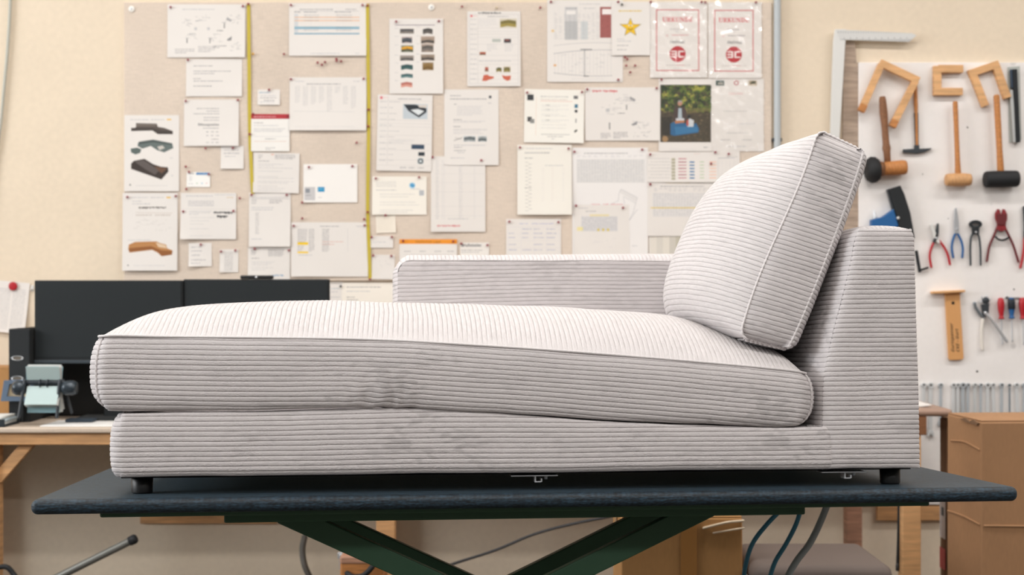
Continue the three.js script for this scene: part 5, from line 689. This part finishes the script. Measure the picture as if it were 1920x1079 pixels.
// monitors
function monitor(label, l, r, t, bz, d, foot) {
  const a = at(l, t, d), b = at(r, bz, d), g = thing('monitor', label, 'monitor', V3((a.x + b.x) / 2, 0.762, -d), 'monitors on the desk'), w = b.x - a.x, y0 = b.y - 0.762, y1 = a.y - 0.762;
  const casing = part('casing', [box(w, y1 - y0, 0.03, 0, (y0 + y1) / 2, -0.017, 0.004), box(w * 0.5, (y1 - y0) * 0.5, 0.04, 0, (y0 + y1) / 2, -0.045, 0.01)], softBlack, g);
  part('screen', box(w - 0.012, y1 - y0 - 0.026, 0.002, 0, (y0 + y1) / 2 + 0.008, -0.0012, 0.0005), std(0x0f181c, 0.66), casing);
  part('bottom_bezel', box(w, 0.012, 0.006, 0, y0 + 0.006, -0.0005, 0.002), std(0x3e464c, 0.35), casing);
  part('stand', [box(0.07, y0 + 0.1, 0.03, 0, (y0 + 0.1) / 2, -0.08, 0.006)], softBlack, g); part('foot', box(0.24, 0.014, 0.18, 0, 0.0075, -0.06, 0.006), softBlack, g);
}
monitor('left one of two black monitors standing behind the chaise end', 64, 342, 526, 682, 5.13);
monitor('right one of two black monitors, with a webcam on top', 343.5, 617, 524, 680, 5.14);
{ const p = at(481, 524, 5.14), g = thing('webcam', 'flat black webcam bar sitting on the right monitor', 'webcam', V3(p.x, p.y, -5.15)); part('body', box(0.12, 0.014, 0.03, 0, 0.0075, 0, 0.006), blackPlastic, g); part('lens', lathe(V3(0, 0.0075, 0.013), V3(0, 0.0075, 0.017), [[0, 0], [0, 0.005], [1, 0.004], [1, 0]], 14), chrome, g); }
{ const a = at(96, 676, 5.33), b = at(212, 770, 5.33), g = thing('desktop_computer', 'black desktop computer case under the left monitor', 'computer', V3((a.x + b.x) / 2, 0.762, -5.43)), h = a.y - 0.762; part('case', box(b.x - a.x, h, 0.2, 0, h / 2, 0, 0.004), blackPlastic, g); part('front_panel', box(b.x - a.x - 0.01, h - 0.01, 0.006, 0, h / 2, 0.102, 0.002), std(0x121315, 0.5), g); }
{ const a = at(25, 617, 5.1), b = at(64, 770, 5.1), h = a.y - 0.762, g = thing('lever_arch_file', 'black lever arch file standing at the left monitor', 'file', V3((a.x + b.x) / 2 - 0.015, 0.762, -5.1));
  const spine = part('spine', box(0.076, h, 0.012, 0, h / 2, 0, 0.004), softBlack, g); for (const s of [-1, 1]) part('cover', box(0.003, h, 0.28, s * 0.0365, h / 2, -0.14, 0.001), softBlack, g); part('pages', box(0.066, h - 0.02, 0.22, 0, h / 2 - 0.005, -0.15), std(0xe4e0d8, 0.8), g);
  for (const py of [672, 710]) { const y = at(0, py, 5.1).y - 0.762; const sh = new THREE.TorusGeometry(0.0145, 0.0022, 8, 24); sh.scale(1.35, 0.55, 1).translate(-0.006, y, 0.0065); part('label_ring', sh, chrome, spine); part('ring_slot', new THREE.CylinderGeometry(0.011, 0.011, 0.001, 20).rotateX(Math.PI / 2).scale(1.4, 0.5, 1).translate(-0.006, y, 0.0064), std(0x6d655a, 0.5), spine); } }
{ const g = thing('upright_carton', 'plain tan carton standing at the back of the desk at the left edge', 'carton', V3(-1.965, 0.762, -5.34)); part('box_body', metresUV(slab(-0.25, 0.1, 0, 0.185, -0.1, 0.1, 0.002)), carton2, g); part('flap', metresUV(slab(-0.25, 0.1, 0.186, 0.189, -0.1, 0.1, 0.001)), carton2, g); }
{ const d = 5.075, g = thing('picture_frame', 'tilted blue grey photo frame behind the card file', 'frame', V3(at(35, 0, d).x, 0.762, -d)), q = (x, y) => V3((x - 35) * d / F, at(0, y, d).y - 0.762, 0);
  const out = [[10, 714], [62, 712], [66, 752], [4, 752]].map(p => q(...p)), inn = [[20, 720], [58, 719], [60, 744], [15, 743]].map(p => q(...p));
  part('moulding', plate(out, 0.012, 0.001, [inn]), std(0x5a6b80, 0.5), g); part('photo', plate(inn, 0.004, 0), std(0xb9a98c, 0.5), g); part('easel', bar(V3(0.0, 0.09, -0.004), V3(0.0, 0.003, -0.008), 0.03, 0.004, 0.001), softBlack, g); }
{ const d = 4.99, m = std(0x2c3338, 0.4), g = thing('letter_tray', 'dark letter tray with papers at the desk left edge', 'tray', V3(-1.885, 0.762, -4.985)); part('tray', [slab(-0.18, 0.115, 0, 0.005, -0.075, 0.075, 0.002), slab(-0.18, 0.115, 0, 0.028, 0.07, 0.075, 0.002), slab(-0.18, 0.115, 0, 0.034, -0.075, -0.07, 0.002)], m, g); for (const [y, dx, tone] of [[0.007, 0, 0xdfe3e4], [0.017, 0.004, 0xb9c9d2], [0.027, -0.006, 0xe6e6e2]]) part('papers', slab(-0.175 + dx, 0.108 + dx, y, y + 0.009, -0.068, 0.068, 0.002), std(tone, 0.8), g); }
{ const d = 4.97, k = d / F, g = thing('card_file', 'rotary card file with pale blue cards on black stand', 'card file', V3(at(83, 0, d).x, 0.762, -d)), q = (x, y, z = 0) => V3((x - 83) * k, at(0, y, d).y - 0.762, z);
  const bp = std(0x2a3138, 0.35), c1 = std(0xb9cccb, 0.7), c2 = std(0xd9d6d2, 0.7), c3 = std(0x8fb3bd, 0.7);
  const axle = part('axle', lathe(q(45, 718, 0), q(121, 718, 0), [[0, 0], [0, 0.0085], [1, 0.0085], [1, 0]], 16), bp, g);
  for (const [x, xo] of [[48, 41], [114, 112]]) part('stand_leg', tube([q(x, 714, 0.008), q(x - 1, 724, 0.012), q(xo, 781, 0.03)], 0.0062, 20, 10), bp, g);
  for (const [x, xo] of [[49, 47], [117, 126]]) part('stand_leg', tube([q(x, 714, -0.008), q(xo, 776, -0.05)], 0.0058, 16, 10), bp, g);
  for (const s of [-1, 1]) part('turn_knob', lathe(q(s < 0 ? 48 : 117, 728, 0), q(s < 0 ? 25 : 145, 728, 0), [[0, 0], [0, 0.02], [0.25, 0.0265], [0.75, 0.0265], [1, 0.02], [1, 0]], 26), std(0x3d464e, 0.15, 0.3), axle);
  const card = (w, h, up, ang, m, dx = 0) => { const c = slab(-w / 2, w / 2, 0.012, h, -0.0006, 0.0006, 0.0004); c.rotateX(ang); c.translate(q(83, 718).x + dx, up, 0); return part('card', c, m, g); };
  const cy = q(0, 719).y, cols = [c1, c2, c3, c2]; for (let i = 0; i < 9; i++) card(0.118 + 0.003 * Math.sin(i * 3), 0.062 + 0.004 * Math.sin(i * 5), cy, rad(18 - i * 5.5), cols[i % 4], 0.004 * Math.sin(i * 2.3));
  for (let i = 0; i < 12; i++) card(0.114 + 0.005 * Math.sin(i * 2), 0.084 + (i > 4 ? 0.02 : 0), cy, rad(180 - 30 + i * 5.4), cols[i % 3], 0.002 * Math.sin(i));
  for (const dx of [-0.012, 0.014]) part('card_ring', new THREE.TorusGeometry(0.012, 0.0028, 8, 20).rotateY(Math.PI / 2).translate(dx, cy, 0.006), bp, axle); }
solid('loose_paper', metresUV(slab(-0.15, 0.16, 0, 0.004, -0.1, 0.1, 0.0015)), std(0xf1f0ee, 0.7), 'small stack of white paper at the desk front edge', 'paper', V3(-1.5, 0.7625, -5.02));
solid('desk_tray', box(0.1, 0.012, 0.055, 0, 0.006, 0, 0.004), std(0x2c3a48, 0.5), 'low dark tray lying on the white paper', 'tray', V3(-1.55, 0.7668, -5.065));
// cartons on the floor
function cartonBox(name, label, w, h, d, pos, turn, m, tape, extra) {
  const g = thing(name, label, 'carton', pos); g.rotation.y = rad(turn);
  const geo = new RoundedBoxGeometry(w, h, d, 3, 0.006), p = geo.attributes.position; for (let i = 0; i < p.count; i++) { const x = p.getX(i), y = p.getY(i), z = p.getZ(i); p.setXYZ(i, x + 0.004 * noise(y * 4, z * 4, 2), y, z + 0.004 * noise(x * 4, y * 4, 6)); }
  const shell = part('box_body', metresUV(geo.translate(0, h / 2, 0)), m, g);
  for (const s of [-1, 1]) part('top_flap', metresUV(slab(-w / 2 + 0.003, w / 2 - 0.003, h + 0.0005, h + 0.0045, s > 0 ? 0.002 : -d / 2 + 0.003, s > 0 ? d / 2 - 0.003 : -0.002, 0.001)), m, g);
  if (tape) part('tape', [slab(-w / 2 - 0.002, w / 2 + 0.002, h + 0.0048, h + 0.0056, -0.03, 0.03), slab(-w / 2 - 0.0052, -w / 2 - 0.0042, h - 0.16, h + 0.0056, -0.03, 0.03)], tape, g);
  if (extra) extra(g, w, h, d, shell); return g;
}
{ const dd = 4.35, hgt = EYE - (792 - 539.5) * dd / F; const cpos = at(1840, 0, dd); // its near vertical edge
  cartonBox('tall_carton', 'tall brown carton standing right of the workbench', 0.62, hgt, 0.28, V3(cpos.x + 0.155, 0, -dd - 0.32), 0, carton, null, (g, w, h, d) => {
    g.rotation.y = rad(4); const near = V3(-w / 2, 0, d / 2).applyAxisAngle(V3(0, 1, 0), rad(4)); g.position.set(cpos.x - near.x, 0, -dd - near.z);
    const cr = (y, s, z0, z1) => part('crease', tube([V3(-w / 2 - 0.001, y, z0), V3(-w / 2 - 0.002, y + s, (z0 + z1) / 2), V3(-w / 2 - 0.001, y - s * 0.4, z1)], 0.0035, 14, 6), carton, g);
    cr(h * 0.62, 0.004, -0.13, 0.13); cr(h * 0.9, 0.008, -0.1, 0.13); part('crease', tube([V3(-w / 2 + 0.01, h * 0.615, d / 2 + 0.001), V3(0, h * 0.61, d / 2 + 0.002), V3(w / 2 - 0.01, h * 0.62, d / 2 + 0.001)], 0.0035, 16, 6), carton, g);
    part('torn_edge', plate([V3(-0.02, 0, 0), V3(0.03, 0.006, 0), V3(0.06, -0.002, 0), V3(0.09, 0.007, 0), V3(0.13, 0, 0), V3(0.12, -0.008, 0), V3(0.02, -0.006, 0)], 0.003, 0.0004).rotateY(-Math.PI / 2).translate(-w / 2 - 0.003, h - 0.004, 0), cartonDark, g);
  }); }
{ const d = 4.96, a = at(1776, 0, d); cartonBox('narrow_carton', 'narrow dark carton with white and red labels beside the workbench', 0.07, 0.785, 0.085, V3(a.x + 0.035, 0, -d - 0.0425), 0, cartonDark, null, (g, w, h, dd, shell) => {
  part('address_label', slab(-w / 2 - 0.0045, -w / 2 - 0.004, 0.36, 0.5, -0.03, 0.034), std(0xcfc8c6, 0.6), shell, 'white address label'); part('barcode', slab(-w / 2 - 0.005, -w / 2 - 0.0046, 0.44, 0.47, -0.01, 0.02), std(0x5d6266, 0.6), shell); part('warning_label', slab(-w / 2 - 0.0045, -w / 2 - 0.004, 0.25, 0.325, -0.03, 0.034), red, shell, 'red warning label'); }); }
{ const d = 4.3, a = at(1165, 0, d), b = at(1393, 0, d), h = EYE - (972 - 539.5) * d / F; cartonBox('taped_carton', 'tan carton with clear tape under the table right of its scissor legs', b.x - a.x, h, 0.34, V3((a.x + b.x) / 2, 0, -d - 0.17), 0, carton2, clearTape, (g, w, hh, dd) => { part('tape', slab(-0.005, 0.045, hh - 0.2, hh + 0.005, dd / 2 + 0.0045, dd / 2 + 0.0055), tapeBrown, g); part('clear_wrap', [tube([V3(w / 2 - 0.12, hh - 0.03, dd / 2 + 0.004), V3(w / 2 - 0.05, hh - 0.012, dd / 2 + 0.01), V3(w / 2, hh - 0.008, dd / 2 + 0.004)], 0.004, 14, 8), tube([V3(w / 2 - 0.09, hh - 0.045, dd / 2 + 0.004), V3(w / 2 - 0.03, hh - 0.034, dd / 2 + 0.009), V3(w / 2 + 0.002, hh - 0.03, dd / 2 + 0.004)], 0.003, 14, 8)], std(0xe6d3b8, 0.08), g, 'shiny clear wrap'); }); }
{ const d = 4.2, g = thing('low_stool', 'low padded stool with brown grey top behind the table', 'stool', V3(at(1540, 0, d).x + 0.01, 0, -d - 0.2)); const top = EYE - (1062 - 539.5) * d / F; part('seat', box(0.42, 0.075, 0.4, 0, top - 0.0375, 0, 0.034), std(0x6e625c, 0.8), g); for (const [x, z] of [[-0.15, -0.14], [0.15, -0.14], [-0.15, 0.14], [0.15, 0.14]]) part('leg', lathe(V3(x * 1.15, 0, z * 1.15), V3(x, top - 0.06, z), [[0, 0], [0, 0.014], [1, 0.018], [1, 0]], 14), darkSteel, g); }
{ const d = 4.55, k = d / F, a = at(676, 0, d), g = thing('wooden_case', 'small wooden case with metal clasp and black handle under the desk', 'case', V3(a.x, 0, -d - 0.12)), h = EYE - (1046 - 539.5) * k; part('case_body', metresUV(box(80 * k, h, 0.2, 0, h / 2, 0, 0.008)), handleWood, g); part('lid', metresUV(box(82 * k, 0.03, 0.204, 0, h - 0.014, 0, 0.01)), pinkWood, g); part('clasp', [box(0.012, 0.05, 0.03, -42 * k, h - 0.03, 0.03, 0.003), box(0.018, 0.02, 0.02, -44 * k, h - 0.01, 0.03, 0.003)], steel, g); part('handle', tube([V3(-26 * k, h - 0.055, 0.105), V3(-14 * k, h - 0.062, 0.125), V3(6 * k, h - 0.056, 0.13), V3(22 * k, h - 0.03, 0.12), V3(24 * k, h - 0.02, 0.105)], 0.009, 24, 10), rubber, g); }
// tubes and cables behind the table
{ const d = 5.0, g = thing('vacuum_tube', 'slanting grey metal tube with black end under the desk', 'tube', at(180, 1045, d)), q = rel(180, 1045, d); part('tube', lathe(q(90, 1092), q(247, 1014), [[0, 0], [0, 0.0135], [1, 0.0135], [1, 0]], 18), std(0x7b7b76, 0.4, 0.4), g); part('end_cap', lathe(q(243, 1016), q(256, 1009.5), [[0, 0], [0, 0.0165], [0.7, 0.0175], [1, 0.013], [1, 0]], 18), rubber, g); part('lower_tube', tube([q(92, 1091), q(40, 1130, 0.02), q(-10, 1185, 0.02)], 0.0135, 16, 12), rubber, g); }
solid('hose', tube([at(571, 1008, 5.35), at(567, 1030, 5.33), at(571, 1060, 5.3), at(584, 1090, 5.3), at(600, 1125, 5.3)], 0.0115, 30, 12), std(0x605c56, 0.6), 'bent dark grey hose on the wall behind the scissor legs', 'hose');
solid('thin_cable', tube([at(770, 1088, 5.0), at(850, 1058, 5.0), at(930, 1032, 5.0), at(1000, 1003, 5.0), at(1070, 984, 5.0), at(1150, 968, 5.0)], 0.005, 40, 8), std(0x3a3a3c, 0.6), 'thin dark cable sagging between the scissor legs', 'cable');
for (const [pts, r, m, l] of [
  [[[1466, 955], [1437, 985], [1411, 1020], [1398, 1060], [1392, 1110]], 0.0058, std(0x4a93b3, 0.4), 'left one of two blue air hoses under the table'],
  [[[1502, 955], [1492, 985], [1473, 1022], [1453, 1055], [1436, 1110]], 0.0058, std(0x4a93b3, 0.4), 'right one of two blue air hoses under the table'],
  [[[1552, 945], [1538, 980], [1518, 1020], [1492, 1055], [1462, 1110]], 0.0085, std(0xaab2b5, 0.45), 'thick grey cable hanging under the table'],
]) solid('air_hose', tube(pts.map(([x, y]) => at(x, y, 3.55)), r, 40, 10), m, l, r > 0.007 ? 'cable' : 'hose', undefined, 'hoses under the table');
{ const d = 4.95, g = thing('hanging_cable', 'black cable hanging straight down between the workbench legs', 'cable', at(1684, 1000, d)), q = rel(1684, 1000, d); part('cable', tube([q(1687, 779), q(1686, 930), q(1685, 1000), q(1683, 1060)], 0.0055, 16, 10), rubber, g); part('plug', lathe(q(1683, 1056), q(1682.5, 1071), [[0, 0], [0, 0.005], [0.4, 0.007], [1, 0.006], [1, 0]], 12), std(0x3c3c3e, 0.4), g); }
solid('floor_cable', tube([at(-10, 1066, 4.9), at(12, 1064, 4.9), at(26, 1078, 4.9), at(40, 1100, 4.88)], 0.009, 20, 10), rubber, 'black cable loop at the lower left picture corner', 'cable');

renderer.render(scene, camera);
